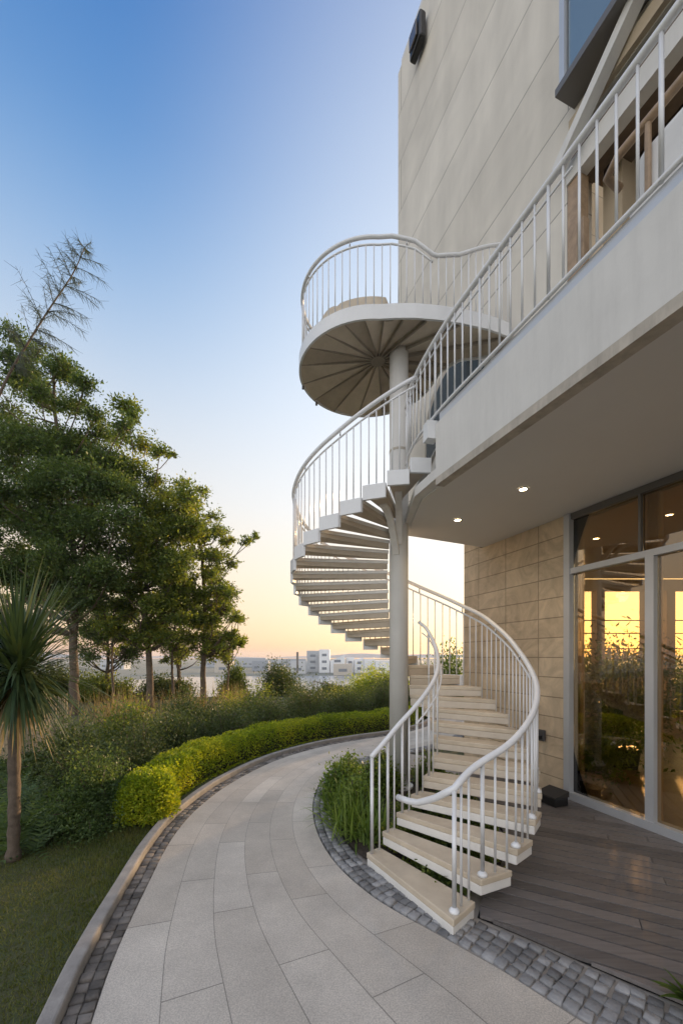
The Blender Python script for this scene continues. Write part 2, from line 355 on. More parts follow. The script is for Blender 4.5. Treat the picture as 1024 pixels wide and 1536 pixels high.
# lawn terrace and lower land beyond
m.quad((-70, -40, 0), (45, -40, 0), (45, 16, 0), (-70, 16, 0)); m.quad((-70, 16, 0), (45, 16, 0), (60, 40, -6.0), (-95, 40, -6.0))
m.build('lawn', M_lawn); bpy.data.objects['lawn']['kind'] = 'structure'
m = MB(); m.quad((-1550, 20, -6.004), (1550, 20, -6.004), (1550, 1450, -6.004), (-1550, 1450, -6.004))
m.quad((-1550, -55, -6.004), (1550, -55, -6.004), (1550, 20, -6.004), (-1550, 20, -6.004))
tag(m.build('terrain', M_far), kind='structure')
L0 = [(.9, -2.6), (-.2, -1.2), (-.75, .2), (-1.254, 1.742), (-1.373, 2.157), (-1.47, 2.6), (-1.62, 3.37), (-1.66, 4.09), (-1.53, 5.05), (-1.12, 6.19), (-.47, 7.11), (.23, 7.72), (1.0, 8.25), (1.7, 9.0), (2.2, 10), (2.6, 11.2)]
R0 = [(3.9, -1.6), (2.9, -.4), (2.0, .7), (1.45, 1.3), (1.03, 1.742), (.827, 1.99), (.6, 2.22), (.2, 2.64), (-.08, 3.14), (-.25, 3.76), (-.31, 4.465), (-.23, 5.19), (-.02, 5.82), (.5, 6.4), (1.2, 6.85), (1.8, 7.4), (2.5, 8.4), (3.2, 9.6), (3.7, 10.8)]
Lp, _ = resample(L0, .1); Ln = normals2(Lp)
Rp, _ = resample(R0, .1); Rn = normals2(Rp)
KW, SW = .038, .125
edge = [p+nn*(KW+SW) for p, nn in zip(Lp, Ln)]
Lq, _ = resample([tuple(p) for p in edge[::4]], .1)
K = 160
def at_f(pts, f):
    x = f*(len(pts)-1); i = min(int(x), len(pts)-2); return pts[i]*(1-(x-i))+pts[i+1]*(x-i)
# pair both edges by matched anchors so lanes stay square to the path
m = MB(); uv = []; acc = 0; prev = None; T = 12
# monotone pairing of left parameter to right parameter by nearest point
ridx = []; last = 0
for k in range(K+1):
    p = at_f(Lq, k/K)
    d = [np.linalg.norm(q-p) for q in Rp]; j = max(last, int(np.argmin(d))); ridx.append(j); last = j
ridx = np.array(ridx, float)
lin = np.linspace(0, len(Rp)-1, K+1)
sm = .6*ridx+.4*lin
for _ in range(30): sm[1:-1] = (sm[:-2]+sm[1:-1]+sm[2:])/3
for k in range(K+1):
    a = at_f(Lq, k/K); b = at_f(Rp, sm[k]/(len(Rp)-1)); c = (a+b)/2
    if prev is not None: acc += float(np.linalg.norm(c-prev))
    prev = c
    for j in range(T+1):
        q = a*(1-j/T)+b*j/T; m.v.append((q[0], q[1], .022)); uv.append((acc*S, j/T*6*.36))
for k in range(K):
    for j in range(T):
        i = k*(T+1)+j; m.f.append((i, i+1, i+T+2, i+T+1))
tag(m.build('path', M_path, uv=uv), kind='structure')
def strip(name, pts, nrm, w0, w1, z0, z1, mt, kind='structure', bevel=0):
    m = MB()
    for p, nn in zip(pts, nrm):
        a = p+nn*w0; b = p+nn*w1
        m.v += [(a[0], a[1], z0), (a[0], a[1], z1), (b[0], b[1], z1), (b[0], b[1], z0)]
    for i in range(len(pts)-1):
        b = i*4
        for q in ((0, 1), (1, 2), (2, 3)): m.f.append((b+q[0], b+q[1], b+4+q[1], b+4+q[0]))
    return tag(m.build(name, mt, bevel=bevel), kind=kind)
strip('kerb', Lp, Ln, -KW, KW, -.02, .085, M_kerb, bevel=.012)
strip('joint_sand', Lp, Ln, KW, KW+SW, -.02, .012, M_grout)
def cobbles(name, pts, nrm, w0f, w1f, sz, mt, ztop):
    V = []; F = []
    acc = 0
    Q, st = resample([tuple(p) for p in pts[::3]], sz); QN = normals2(Q)
    for i in range(len(Q)-1):
        f = i/(len(Q)-1); a, b = w0f(Q[i]), w1f(Q[i]); nr = max(1, int(round((b-a)/sz)))
        sh = RNG.uniform(-.25, .25)
        for r in range(nr):
            u0 = a+(b-a)*r/nr; u1 = a+(b-a)*(r+1)/nr; ins = .0045
            off = (r % 2)*.0+RNG.uniform(-.1, .1)
            t0 = i+off; t1 = i+1+off-.0
            def at(t, u):
                t = max(0, min(len(Q)-1.001, t)); k = int(t); g = t-k; p = Q[k]*(1-g)+Q[k+1]*g; nn = QN[k]*(1-g)+QN[k+1]*g; return p+nn*u
            e = ins/st
            c = [at(t0+e, u0+ins), at(t1-e, u0+ins), at(t1-e, u1-ins), at(t0+e, u1-ins)]
            c = [q+RNG.uniform(-.005, .005, 2) for q in c]
            z = ztop+RNG.uniform(-.004, .005); tl = RNG.uniform(-.003, .003, 4)
            cen = sum(c)/4; b0 = len(V)
            for q in c: V.append((q[0], q[1], z-.03))
            for q in c: V.append((q[0], q[1], z-.004))
            for q, d in zip(c, tl): qq = cen+(q-cen)*.91; V.append((qq[0], qq[1], z+d))
            for k in range(4):
                k2 = (k+1) % 4
                F.append((b0+k, b0+k2, b0+4+k2, b0+4+k)); F.append((b0+4+k, b0+4+k2, b0+8+k2, b0+8+k))
            F.append((b0+8, b0+9, b0+10, b0+11))
    return tag(bulk(name, V, F, mt), kind='structure')
def addisl(mt, k=.5):
    t = mt.node_tree; b = t.nodes['Principled BSDF']; src = b.inputs['Base Color'].links[0].from_socket
    g = N(t, 'ShaderNodeNewGeometry'); r = N(t, 'ShaderNodeMapRange'); r.inputs[3].default_value = 1-k; r.inputs[4].default_value = 1+k
    t.links.new(g.outputs['Random Per Island'], r.inputs[0])
    mu = N(t, 'ShaderNodeVectorMath', operation='SCALE'); t.links.new(src, mu.inputs[0]); t.links.new(r.outputs[0], mu.inputs['Scale']); t.links.new(mu.outputs[0], b.inputs['Base Color'])
addisl(M_cob, .45); addisl(M_cob2, .45)
cobbles('cobble_edging', Lp, Ln, lambda p: KW, lambda p: KW+SW, .062, M_cob2, .026)
# right strip widths: wide near the camera, about .2 farther on
def wr(p):
    y = p[1]
    return float(np.interp(y, [-2, 1.2, 1.74, 2.2, 2.7, 3.5, 5, 7], [.5, .42, .36, .25, .2, .2, .22, .2]))
cobbles('cobble_strip', Rp, Rn, lambda p: .008, wr, .066, M_cob, .03)
m = MB()
for p, nn in zip(Rp, Rn):
    b = p+nn*(wr(p)+.02); m.v += [(p[0], p[1], .008), (b[0], b[1], .008)]
for i in range(len(Rp)-1): m.f.append((2*i, 2*i+1, 2*i+3, 2*i+2))
tag(m.build('cobble_bed', M_grout), kind='structure')
BED = [(.3, 2.92), (.75, 2.62), (1.12, 2.9), (1.36, 3.4), (1.48, 4.1), (1.35, 4.9), (1.0, 5.5), (.5, 5.85), (.1, 5.6), (-.05, 5.0), (-.09, 4.3), (-.02, 3.7), (.1, 3.25)]
m = MB(); bb, _ = resample(BED+[BED[0]], .12); m.v = [(p[0], p[1], .035) for p in bb[:-1]]; m.f = [tuple(range(len(m.v)))]
tag(m.build('planting_bed', M_soil), kind='structure')
m = MB(); m.v = [(x, y, .016) for x, y in ((.35, 2.5), (1.1, 1.6), (2.2, .6), (4.4, -1.4), (6, -1.5), (4.1, 0), (2.03, 5.9), (1.0, 6.6), (.4, 6.1), (0, 5.5), (.0, 4), (.15, 3))]; m.f = [tuple(range(len(m.v)))]
tag(m.build('paving_base', mat('beige_paving', (.33, .30, .265), .7, noise=.1, nscale=6, bump=.2, bscale=90)), kind='structure')
DK = [(.82, 2.42), (1.12, 2.17), (1.39, 1.93), (1.8, 1.6), (2.6, .9), (4.3, -.9), (4.36, -.9), (2.05, 5.63), (1.75, 5.75), (1.45, 5.1), (1.52, 4.2), (1.42, 3.4), (1.15, 2.86), (.95, 2.66)]
ux, uy = .88, -.475; vx, vy = .475, .88
ln = math.hypot(ux, uy); ux /= ln; uy /= ln; vx, vy = -uy, ux
PR = [(p[0]*ux+p[1]*uy, p[0]*vx+p[1]*vy) for p in DK]
def cuts(v):
    r = []
    for i in range(len(PR)):
        a, b = PR[i], PR[(i+1) % len(PR)]
        if (a[1] <= v) != (b[1] <= v): r.append(a[0]+(b[0]-a[0])*(v-a[1])/(b[1]-a[1]))
    return sorted(r)
m = MB(); m.v = [(x, y, .021) for x, y in DK]; m.f = [tuple(range(len(DK)))]
tag(m.build('deck_base', mat('dark_gap_backing', (.012, .012, .012), .9)), kind='structure')  # near-black sheet added under the boards to darken the gaps
m = MB(); v = min(p[1] for p in PR)+.004; BW = .105; row = 0
while v+BW < max(p[1] for p in PR):
    c0 = cuts(v+.001); c1 = cuts(v+BW-.014)
    if len(c0) == len(c1) and c0:
        for i in range(0, len(c0)-1, 2):
            A0, A1, B0, B1 = c0[i], c0[i+1], c1[i], c1[i+1]
            ss = [0]; x = random.uniform(.5, 2.4)
            while x < max(A1-A0, B1-B0)-.3: ss.append(x); x += random.choice([1.6, 2.0, 2.4])
            ss.append(None)
            for s0, s1 in zip(ss, ss[1:]):
                a0 = A0 if s0 == 0 else A0+s0; b0 = B0 if s0 == 0 else A0+s0
                a1 = A1 if s1 is None else A0+s1-.004; b1 = B1 if s1 is None else A0+s1-.004
                if a1-a0 < .02 or b1-b0 < .02: continue
                y0, y1 = v, v+BW-.014
                z = .045+random.uniform(-.002, .002)
                m.prism([(u*ux+q*vx, u*uy+q*vy) for u, q in ((a0, y0), (a1, y0), (b1, y1), (b0, y1))], .025, z)
    v += BW; row += 1
tag(m.build('deck', M_deck, bevel=.001), kind='structure')

# ------------------------------------------------------------------ house
def cY(c, Y): return (c-.353*Y, Y)
LH = math.hypot(.353, 1)
FL = 3.66
SOF = 3.15
house = empty('house', (3.6, 4.0, 0), 'cream clad house with a balcony over glass doors, behind the spiral stair', 'house')
def wallprism(mb, c0, c1, ya, yb, z0, z1):
    # a block between facade lines c0 and c1 (both are x + .353 y) from y=ya to y=yb along the facade
    a = cY(c0, ya); b = cY(c0, yb); dx = (c1-c0)/LH/LH; nx, ny = dx, dx*.353
    return mb.prism([a, b, (b[0]+nx, b[1]+ny), (a[0]+nx, a[1]+ny)], z0, z1)
UC = 3.6
# upper wall: far block and the storey above the loggia
m = MB(); wallprism(m, UC, UC+.35, 3.93, 7.28, FL+.19, 12.2); wallprism(m, UC, UC+.35, -4.0, 3.93, 6.62, 12.2)
upw = m.build('upper_wall', M_wall, house)
m = MB()
fa = cY(UC, 7.28); nx, ny = 1/LH, .353/LH
wallprism(m, UC+.35, UC+.7, 7.1, 7.28, FL+.19, 12.2)
m.prism([(fa[0]+.33*nx, fa[1]+.33*ny), (fa[0]+6*nx, fa[1]+6*ny), (fa[0]+6*nx+.1, fa[1]+6*ny-.3), (fa[0]+.33*nx+.1, fa[1]+.33*ny-.3)], FL+.19, 12.197)
m.build('side_wall', M_wall, house)
m = MB(); wallprism(m, UC+.02, UC+8, -4, 7.2, 12.2, 12.35); m.build('roof', M_conc, house)
# balcony slab
SLAB = [(4.9, -8.0), cY(2.08, -2.5), (.83, 3.54), (.72, 3.95), (.76, 4.7), (.84, 5.22), (2.03, 5.83), cY(4.3, 5.75), (6.0, 1.0)]
SLAB = [cY(2.08, -2.5), (.832, 3.54), (.72, 3.95), (.755, 4.7), (.84, 5.22), (2.02, 5.76), cY(4.3, 5.4), cY(4.3, -2.5)]
MAIN = [SLAB[0], SLAB[1], (.955, 4.0), (1.0, 5.29), SLAB[5], SLAB[6], SLAB[7]]
m = MB(); m.prism(MAIN, SOF+.03, FL); m.build('balcony_slab', M_conc, house)
m = MB(); m.prism([(.834, 3.545), (.72, 3.95), (.755, 4.7), (.84, 5.22), (.998, 5.286), (.952, 4.0)], SOF+.03, SOF+.12); m.build('slab_wing', M_conc, house)
m = MB(); inn = [cY(2.2, -2.5), (.93, 3.6), (.80, 3.99), (.82, 4.7), (.89, 5.18), (2.02, 5.72), cY(4.3, 5.38), cY(4.3, -2.5)]
m.prism(inn, SOF+.012, SOF+.03); m.build('soffit', M_soff, house)
m = MB()
# down-stand edge of the slab
for a, b in zip(SLAB[:1], SLAB[1:2]):
    a = Vector((*a, 0)); b = Vector((*b, 0)); t = (b-a).normalized(); nn = Vector((t.y, -t.x, 0)); nn = nn if nn.x > 0 else nn
    nn = Vector((t.y, -t.x, 0))
    m.prism([(a.x, a.y), (b.x, b.y), (b.x+nn.x*.085, b.y+nn.y*.085), (a.x+nn.x*.085, a.y+nn.y*.085)], SOF-.035, SOF+.0295)
m.build('slab_edge', M_lip, house)
# metal capping between slab and railing
m = MB(); a = cY(2.095, -2.5); b = (.86, 3.52); m.prism([a, b, (b[0]+.06, b[1]+.02), (a[0]+.06, a[1]+.02)], FL+.002, FL+.085); m.build('capping', M_alu, house)
# balcony floor finish
m = MB(); m.prism([cY(2.2, -2.5), (.95, 3.6), (.9, 4.9), (1.9, 5.6), cY(3.59, 5.2), cY(3.59, -2.5)], FL+.002, FL+.02); m.build('balcony_floor', mat('grey_tiles', (.4, .39, .37), .5, noise=.1), house)
# travertine wall (ground floor)
GC = 4.04
m = MB(); wallprism(m, GC, GC+.3, 4.43, 6.13, 0.0, SOF+.01); wallprism(m, GC, GC+.3, 5.78, 6.13, SOF+.012, FL+.185); m.build('stone_wall', M_stone, house)
m = MB()
wl = [(1.9, 6.22), (2.9, 8.1)]
m.prism([(1.98, 6.18), (3.0, 8.1), (3.2, 8.05), (2.2, 6.25)], 0, FL+.18); m.build('side_stone_wall', M_stone, house)
# glazing: frames
def fpt(Y, off=0): x, y = cY(GC, Y); return (x+off*nx, y+off*ny)
def fbox(mb, ya, yb, z0, z1, o0=-.0, o1=.07):
    a0 = fpt(ya, o0); b0 = fpt(yb, o0); b1 = fpt(yb, o1); a1 = fpt(ya, o1); mb.prism([a0, b0, b1, a1], z0, z1)
def Ypx(px, c=GC): return c/((px-512)/600+.353)
yl = Ypx(850); ym = Ypx(975)
m = MB(); fbox(m, 4.43, 4.36, 0, SOF+.008, -.03, .09); m.build('frame_post', M_alu, house)
m = MB(); fbox(m, -2.5, 4.358, .045, .125, -.03, .1); m.build('door_sill', M_alu, house)
m = MB(); fbox(m, -2.5, 4.358, 2.50, 2.56, -.02, .08); m.build('transom', M_alu, house)
m = MB(); fbox(m, -2.5, 4.358, SOF-.055, SOF+.008, -.01, .08); m.build('head_frame', M_darkal, house)
for Y in (ym, 2.70, 1.8):
    m = MB(); fbox(m, Y-.035, Y+.035, .1252, 2.4998, -.02, .08); m.build('mullion', M_alu, house)
for Y in (Ypx(958), 2.72, 1.8):
    m = MB(); fbox(m, Y-.011, Y+.011, 2.5602, SOF-.0552, -.0, .06); m.build('glazing_bar', M_darkal, house)
for ya, yb in ((ym+.035, 4.358), (2.735, ym-.035), (1.835, 2.665), (-2.5, 1.765)):
    m = MB(); fbox(m, ya+.001, yb-.001, .1255, 2.4995, .03, .036); m.build('glass_panel', M_glass, house)
ft = Ypx(958)
for ya, yb in ((ft+.012, 4.358), (2.732, ft-.012), (1.812, 2.708), (-2.5, 1.788)):
    m = MB(); fbox(m, ya, yb, 2.5605, SOF-.0555, .03, .036); m.build('fanlight', M_glass, house)
# interior: floor, ceiling, back wall with windows
m = MB(); m.prism([cY(GC+.04, -2.5), cY(GC+.04, 4.43), cY(GC+.04, 6.0), (3.05, 7.98), (12, 7.98), (12, -2.5)], 0.0, .052); m.build('interior_floor', M_intfl, house)
m = MB(); m.prism([cY(GC+.32, -2.5), cY(GC+.32, 6.0), (3.05, 8.0), (12, 8.0), (12, -2.5)], SOF+.012, FL); m.build('interior_ceiling', M_int, house)
BY = 8.0
op = [(3.95, 4.35), (4.85, 5.1), (5.26, 6.08), (6.3, 6.5), (6.67, 7.1), (7.3, 8.1), (8.4, 9.6)]
m = MB(); x = 3.0
for a, b in op:
    m.prism([(x, BY), (a, BY), (a, BY+.18), (x, BY+.18)], 0.06, SOF); x = b
m.prism([(x, BY), (12, BY), (12, BY+.18), (x, BY+.18)], 0.06, SOF)
for a, b in op: m.prism([(a+.0001, BY+.002), (b-.0001, BY+.002), (b-.0001, BY+.178), (a+.0001, BY+.178)], 2.93, SOF-.001); m.prism([(a, BY+.002), (b, BY+.002), (b, BY+.178), (a, BY+.178)], .06, .5)
m.build('back_wall', M_int, house)
for a, b in op:
    for z in (1.25, 1.75, 2.06, 2.32): m = MB(); m.prism([(a, BY+.06), (b, BY+.06), (b, BY+.085), (a, BY+.085)], z, z+.022); m.build('window_bar', M_darkal, house)
m = MB(); m.prism([(9.6, 3.0), (9.8, 3.0), (9.8, 8.0), (9.6, 8.0)], .06, SOF); m.prism([(12, -2.5), (12.2, -2.5), (12.2, 8.18), (12, 8.18)], 0, FL); m.build('inner_wall', M_int, house)
def curtain(ya, yb, c):
    m = MB(); n_ = 60
    for i in range(n_+1):
        y = ya+(yb-ya)*i/n_; o_ = .035*math.sin(i*1.05)+.012*math.sin(i*.37); q = cY(c, y); q = (q[0]+o_*nx, q[1]+o_*ny)
        m.v += [(q[0], q[1], .07), (q[0], q[1], SOF-.02)]
    for i in range(n_): m.f.append((2*i, 2*i+1, 2*i+3, 2*i+2))
    m.build('curtain', M_curt, house, smooth=True)
M_curt = mat('sheer_curtain', (.62, .50, .34), .9)
_t = M_curt.node_tree; _tr = N(_t, 'ShaderNodeBsdfTransparent'); _mx = N(_t, 'ShaderNodeMixShader'); _mx.inputs[0].default_value = .62
_t.links.new(_tr.outputs[0], _mx.inputs[1]); _t.links.new(_t.nodes['Principled BSDF'].outputs[0], _mx.inputs[2]); _t.links.new(_mx.outputs[0], _t.nodes['Material Output'].inputs[0])
curtain(4.62, 4.47, GC+.22); curtain(3.82, 3.70, GC+.22); curtain(2.9, 2.6, GC+.22)
# loggia upstairs
CE = 6.28
m = MB()
wallprism(m, UC+.02, UC+3.5, -4, 3.925, CE+.1, CE+.3)
for k in range(16):
    wallprism(m, UC+.15+k*.2, UC+.15+k*.2+.13, -4, 3.92, CE, CE+.099)
m.build('loggia_ceiling', M_brown, house)
m = MB(); wallprism(m, UC-.02, UC+.10, -4, 3.92, CE-.07, CE+.12); m.build('header_beam', M_conc, house)
m = MB(); wallprism(m, UC+3.0, UC+3.2, -4, 3.92, FL, CE); wallprism(m, UC+.352, UC+3.0, 3.75, 3.928, FL+.02, CE+.1); m.build('loggia_wall', M_beige, house)
m = MB(); wallprism(m, UC+.0, UC+.12, 3.80, 3.925, FL+.02, CE-.072); m.build('timber_post', M_wood, house)
m = MB(); wallprism(m, UC-.05, UC-.001, -4, 3.86, 6.63, 6.76); m.build('sun_shade', M_beige, house)
m = MB(); a = cY(UC-.12, 3.9); b = cY(UC-.12, 2.6); m.bar((a[0], a[1], 6.32), (b[0], b[1], 7.3), .10, .09); m.build('brace', M_conc, house)
# bay window frame and panes upstairs
zb = 6.94; y0 = Ypx(838, UC-.22)
m = MB()
def wb(mb, ya, yb, z0, z1, c0, c1): wallprism(mb, c0, c1, ya, yb, z0, z1)
wf = MB()
wb(wf, -3, y0, zb-.07, zb, UC-.26, UC-.002)
wf.build('window_sill', M_darkal, house)
wf = MB()
wb(wf, y0-.05, y0, zb+.001, 10.5, UC-.22, UC-.002)
ys_ = [y0-.05, 3.22, 2.55, 1.9, .5]
for y in ys_[1:]: wb(wf, y-.025, y+.025, zb+.001, 10.5, UC-.215, UC-.14)
wb(wf, -3, y0-.0505, 7.83, 7.88, UC-.216, UC-.139); wb(wf, -3, y0-.0505, zb+.001, zb+.05, UC-.217, UC-.138)
wfo = wf.build('window_frame', M_alu, house)
for a, b in zip(ys_[1:]+[-3], ys_):
    for z0, z1 in ((zb+.052, 7.829), (7.881, 10.4)):
        pm = MB(); wb(pm, a+.026, b-.026 if b != ys_[0] else b-.001, z0, z1, UC-.18, UC-.17); pm.build('pane', M_bglass, wfo)
# arched dark window at balcony level
m = MB()
ya, yb2 = 4.93, 6.38; k = 24
def arch(off, c0, c1):
    pts = []
    lo, hi = min(ya, yb2)+off, max(ya, yb2)-off; mid = (lo+hi)/2; r = (hi-lo)/2
    for i in range(k+1):
        a = math.pi*i/k; pts.append((mid-r*math.cos(a), 5.0-off+r*1.2*math.sin(a)))
    pts = [(lo, FL+.03)]+pts+[(hi, FL+.03)]
    return pts
def extr(mb, pts, c0, c1):
    b = len(mb.v); n = len(pts)
    for c in (c0, c1):
        dx = (c-UC)/LH/LH
        for y, z in pts: q = cY(UC, y); mb.v.append((q[0]+dx, q[1]+dx*.353, z))
    mb.f.append(tuple(range(b, b+n))); mb.f.append(tuple(range(b+2*n-1, b+n-1, -1)))
    for i in range(n): j = (i+1) % n; mb.f.append((b+i, b+n+i, b+n+j, b+j))
extr(m, arch(0, 0, 0), UC-.03, UC-.001); aw = m.build('arched_frame', M_lip, house)
m = MB(); extr(m, arch(.06, 0, 0), UC-.04, UC-.032); m.build('arched_pane', mat('dark_mirror_glass', (.02, .025, .022), .12, spec=.25), aw)

# soffit lamps
M_lamp = emit('lamp_glow', (1.0, .72, .38), 22.0)
def spot(px, py, lab):
    Y = 600*(SOF-EYE)/(985-py); x = (px-512)/600*Y
    e = empty('recessed_lamp', (x, Y, SOF), lab, 'ceiling lamp', 'recessed lamps in the balcony soffit')
    m = MB(); k = 24
    pts = [(x+.052*math.cos(2*math.pi*i/k), Y+.052*math.sin(2*math.pi*i/k)) for i in range(k)]
    pi_ = [(x+.033*math.cos(2*math.pi*i/k), Y+.033*math.sin(2*math.pi*i/k)) for i in range(k)]
    for i in range(k):
        j = (i+1) % k; m.quad((*pts[i], SOF+.0115), (*pts[j], SOF+.0115), (*pts[j], SOF+.004), (*pts[i], SOF+.004))
        m.quad((*pts[i], SOF+.004), (*pts[j], SOF+.004), (*pi_[j], SOF+.004), (*pi_[i], SOF+.004))
        m.quad((*pi_[i], SOF+.004), (*pi_[j], SOF+.004), (*pi_[j], SOF+.0113), (*pi_[i], SOF+.0113))
    m.build('trim_ring', M_alu, e)
    m = MB(); m.prism(pi_, SOF+.008, SOF+.0112); m.build('bulb', M_lamp, e)
    l = bpy.data.lights.new('lamp_light', 'SPOT'); l.energy = 7; l.color = (1, .68, .36); l.spot_size = math.radians(130); l.spot_blend = 1; l.shadow_soft_size = .03
    lo = bpy.data.objects.new('lamp_light', l); C.objects.link(lo); lo.parent = e; lo.location = (0, 0, -.012)
spot(784, 735, 'lit round recessed lamp in the balcony soffit, the larger one nearer the glass doors')
spot(686, 781, 'lit round recessed lamp in the balcony soffit, the smaller one nearer the stair column')

# wall floodlight
wlp = P(626, 56, Ypx(626, UC-.1))
fl = empty('floodlight', wlp, 'black floodlight fixed high on the corner of the cream wall', 'floodlight')
m = MB(); x, y, z = wlp; rz = math.atan2(TY, TX)
m.box((x, y, z), (.34, .12, .42), rz); m.build('housing', M_black, fl, bevel=.03)
m = MB(); m.box((x-.085*nx, y-.085*ny, z-.03), (.22, .03, .25), rz); m.build('lens', mat('smoked_lens', (.10, .085, .08), .25), fl, bevel=.01)
m = MB(); m.box((x+.05*nx, y+.05*ny, z+.0), (.08, .12, .08), rz); m.build('bracket', M_black, fl)
# wall socket and black box by the stone wall
px_, py_ = 812, 1103; Y = Ypx(px_, GC-.05); q = P(px_, py_, Y)
m = MB(); m.box(q, (.085, .04, .13), rz)
sk = m.build('socket_box', mat('grey_plastic', (.07, .07, .075), .5), bevel=.008); tag(sk, 'small dark socket box mounted low on the travertine wall', 'socket')
m = MB(); m.box((q[0]-.03*nx, q[1]-.03*ny, q[2]-.02), (.05, .02, .04), rz)
m.build('cover', M_black, sk, bevel=.003)
bx_ = empty('storage_box', (*G(834, 1214), .045), 'low black storage box with a sloping lid against the travertine wall', 'box')
m = MB(); gx, gy = G(832, 1212); gx -= .02; gy += .02
m.box((gx, gy, .045+.045), (.24, .18, .09), rz); m.build('body', M_black, bx_, bevel=.01)
m = MB(); m.prism([(gx+a*TX*.125-b*nx*.095, gy+a*TY*.125-b*ny*.095) for a, b in ((-1, 1), (1, 1), (1, -1), (-1, -1))], .1355, [.145, .145, .195, .195]); m.build('lid', mat('dark_rubber', (.03, .028, .027), .7), bx_)

# lounge chair on the balcony
def locc(c, Y, z): q = cY(c, Y); return (q[0], q[1], z)
so_ = empty('lounge_sofa', locc(2.75, 2.2, FL+.02), 'white cushioned outdoor sofa with timber arms behind the balcony railing', 'sofa')
def sb(name, c, Y, z, d, mt, bev=.01):
    mb = MB(); q = locc(c, Y, z); mb.box(q, d, rz); return mb.build(name, mt, so_, bevel=bev)
sb('base', 2.62, 1.75, FL+.20, (1.3, .60, .12), M_wood)
sb('seat_cushion', 2.66, 1.75, FL+.34, (1.2, .56, .15), M_cush, .04)
for yy in (1.45, 2.05): sb('back_cushion', 2.56, yy, FL+.60, (.56, .15, .40), M_cush, .05)
for yy in (1.07,): sb('arm', 2.62, yy, FL+.64, (.09, .66, .05), M_wood, .015)
for cc, yy in ((2.34, 2.45), (2.9, 2.45), (2.34, 1.07), (2.9, 1.07)): sb('leg', cc, yy, FL+.32, (.05, .05, .58), M_wood, .004)
mb = MB(); mb.tube([locc(2.62, 2.5, FL+.86), locc(2.5, 2.46, FL+.885), locc(2.46, 2.36, FL+.89), locc(2.46, 1.8, FL+.89), locc(2.46, 1.05, FL+.89)], .024, 10); mb.build('top_rail', M_wood, so_, smooth=True)
for yy in (2.2, 1.6, 1.1): mb = MB(); q = locc(2.46, yy, 0); mb.tube([(q[0], q[1], FL+.022), (q[0], q[1], FL+.87)], .016, 8); mb.build('rail_post', M_wood, so_)

# ------------------------------------------------------------------ spiral staircase
RISE = .115; CX, CYc = .69, 4.82
O = [(.60, 2.22), (.82, 2.43), (1.105, 2.57), (1.32, 2.75), (1.475, 2.95), (1.575, 3.16), (1.63, 3.39), (1.65, 3.63), (1.65, 3.87), (1.62, 4.12), (1.56, 4.37), (1.45, 4.68), (1.27, 4.96), (1.03, 5.20), (.77, 5.37), (.52, 5.48), (.29, 5.55), (.06, 5.58), (-.14, 5.55), (-.31, 5.47), (-.44, 5.36), (-.55, 5.21), (-.6, 5.04), (-.62, 4.88), (-.56, 4.69), (-.44, 4.50), (-.26, 4.34), (-.04, 4.2), (.19, 4.08), (.43, 3.99), (.66, 3.95), (.88, 3.96), (1.1, 3.98)]
I = [(.17, 3.02), (.30, 3.13), (.42, 3.22), (.55, 3.30), (.68, 3.42), (.80, 3.6), (.89, 3.85), (.94, 4.12), (.95, 4.38), (.92, 4.6)]
for k in range(10, len(O)):
    d = np.array(O[k])-np.array([CX, CYc]); d /= np.linalg.norm(d); I.append((CX+.13*d[0], CYc+.13*d[1]))
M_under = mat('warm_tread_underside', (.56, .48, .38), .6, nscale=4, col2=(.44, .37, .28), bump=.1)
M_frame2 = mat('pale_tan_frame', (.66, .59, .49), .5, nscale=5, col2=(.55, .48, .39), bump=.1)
stair = empty('spiral_staircase', (CX, CYc, 0), 'white spiral staircase with cream treads winding around a round column', 'staircase')
NT = 31
for k in range(1, NT+1):
    t0, t1 = (k-.86, k-.04) if k < 17 else (k-.90, k+.04)
    a, b = cr(O, t0), cr(O, t1); c, d = cr(I, t1), cr(I, t0)
    zt = RISE*k
    fr = a-d; fr /= np.linalg.norm(fr)
    poly = [tuple(d), tuple(a), tuple(b), tuple(c)]
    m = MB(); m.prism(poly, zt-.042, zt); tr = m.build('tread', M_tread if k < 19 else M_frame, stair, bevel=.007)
    # painted frame under the slab, deeper towards the column
    cen = np.mean([a, b, c, d], axis=0)
    q = [tuple(cen+(np.array(p)-cen)*np.array([1, 1])*.985) for p in poly]
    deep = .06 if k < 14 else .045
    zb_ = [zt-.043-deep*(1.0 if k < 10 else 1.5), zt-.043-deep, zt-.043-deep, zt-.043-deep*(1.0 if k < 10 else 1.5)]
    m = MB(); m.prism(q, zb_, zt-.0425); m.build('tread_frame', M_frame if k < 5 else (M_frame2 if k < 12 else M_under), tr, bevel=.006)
    if k >= 12:
        u = (d+c)/2-(a+b)/2; u /= np.linalg.norm(u); eo = .004
        m = MB(); m.prism([tuple(a-u*eo), tuple(b-u*eo), tuple(b+u*.03), tuple(a+u*.03)], zt-.145, zt+.004); m.build('end_plate', M_paint, tr, bevel=.004)
    if k in (29, 30):
        # curved bracket sweeping down to the column
        mo = (a+b)/2*.62+(c+d)/2*.38; cc_ = np.array([CX, CYc]); uu = mo-cc_; L_ = np.linalg.norm(uu); uu /= L_
        pb = []
        for i in range(11):
            f = i/10; rr_ = .10+(L_-.10)*f; zz = zt-.10-.42*(1-f)**2.2
            pb.append((cc_[0]+uu[0]*rr_, cc_[1]+uu[1]*rr_, zz))
        m = MB()
        for p_, q_ in zip(pb, pb[1:]): m.bar(p_, q_, .075, .05)
        m.build('bracket', M_frame, tr, bevel=.004)
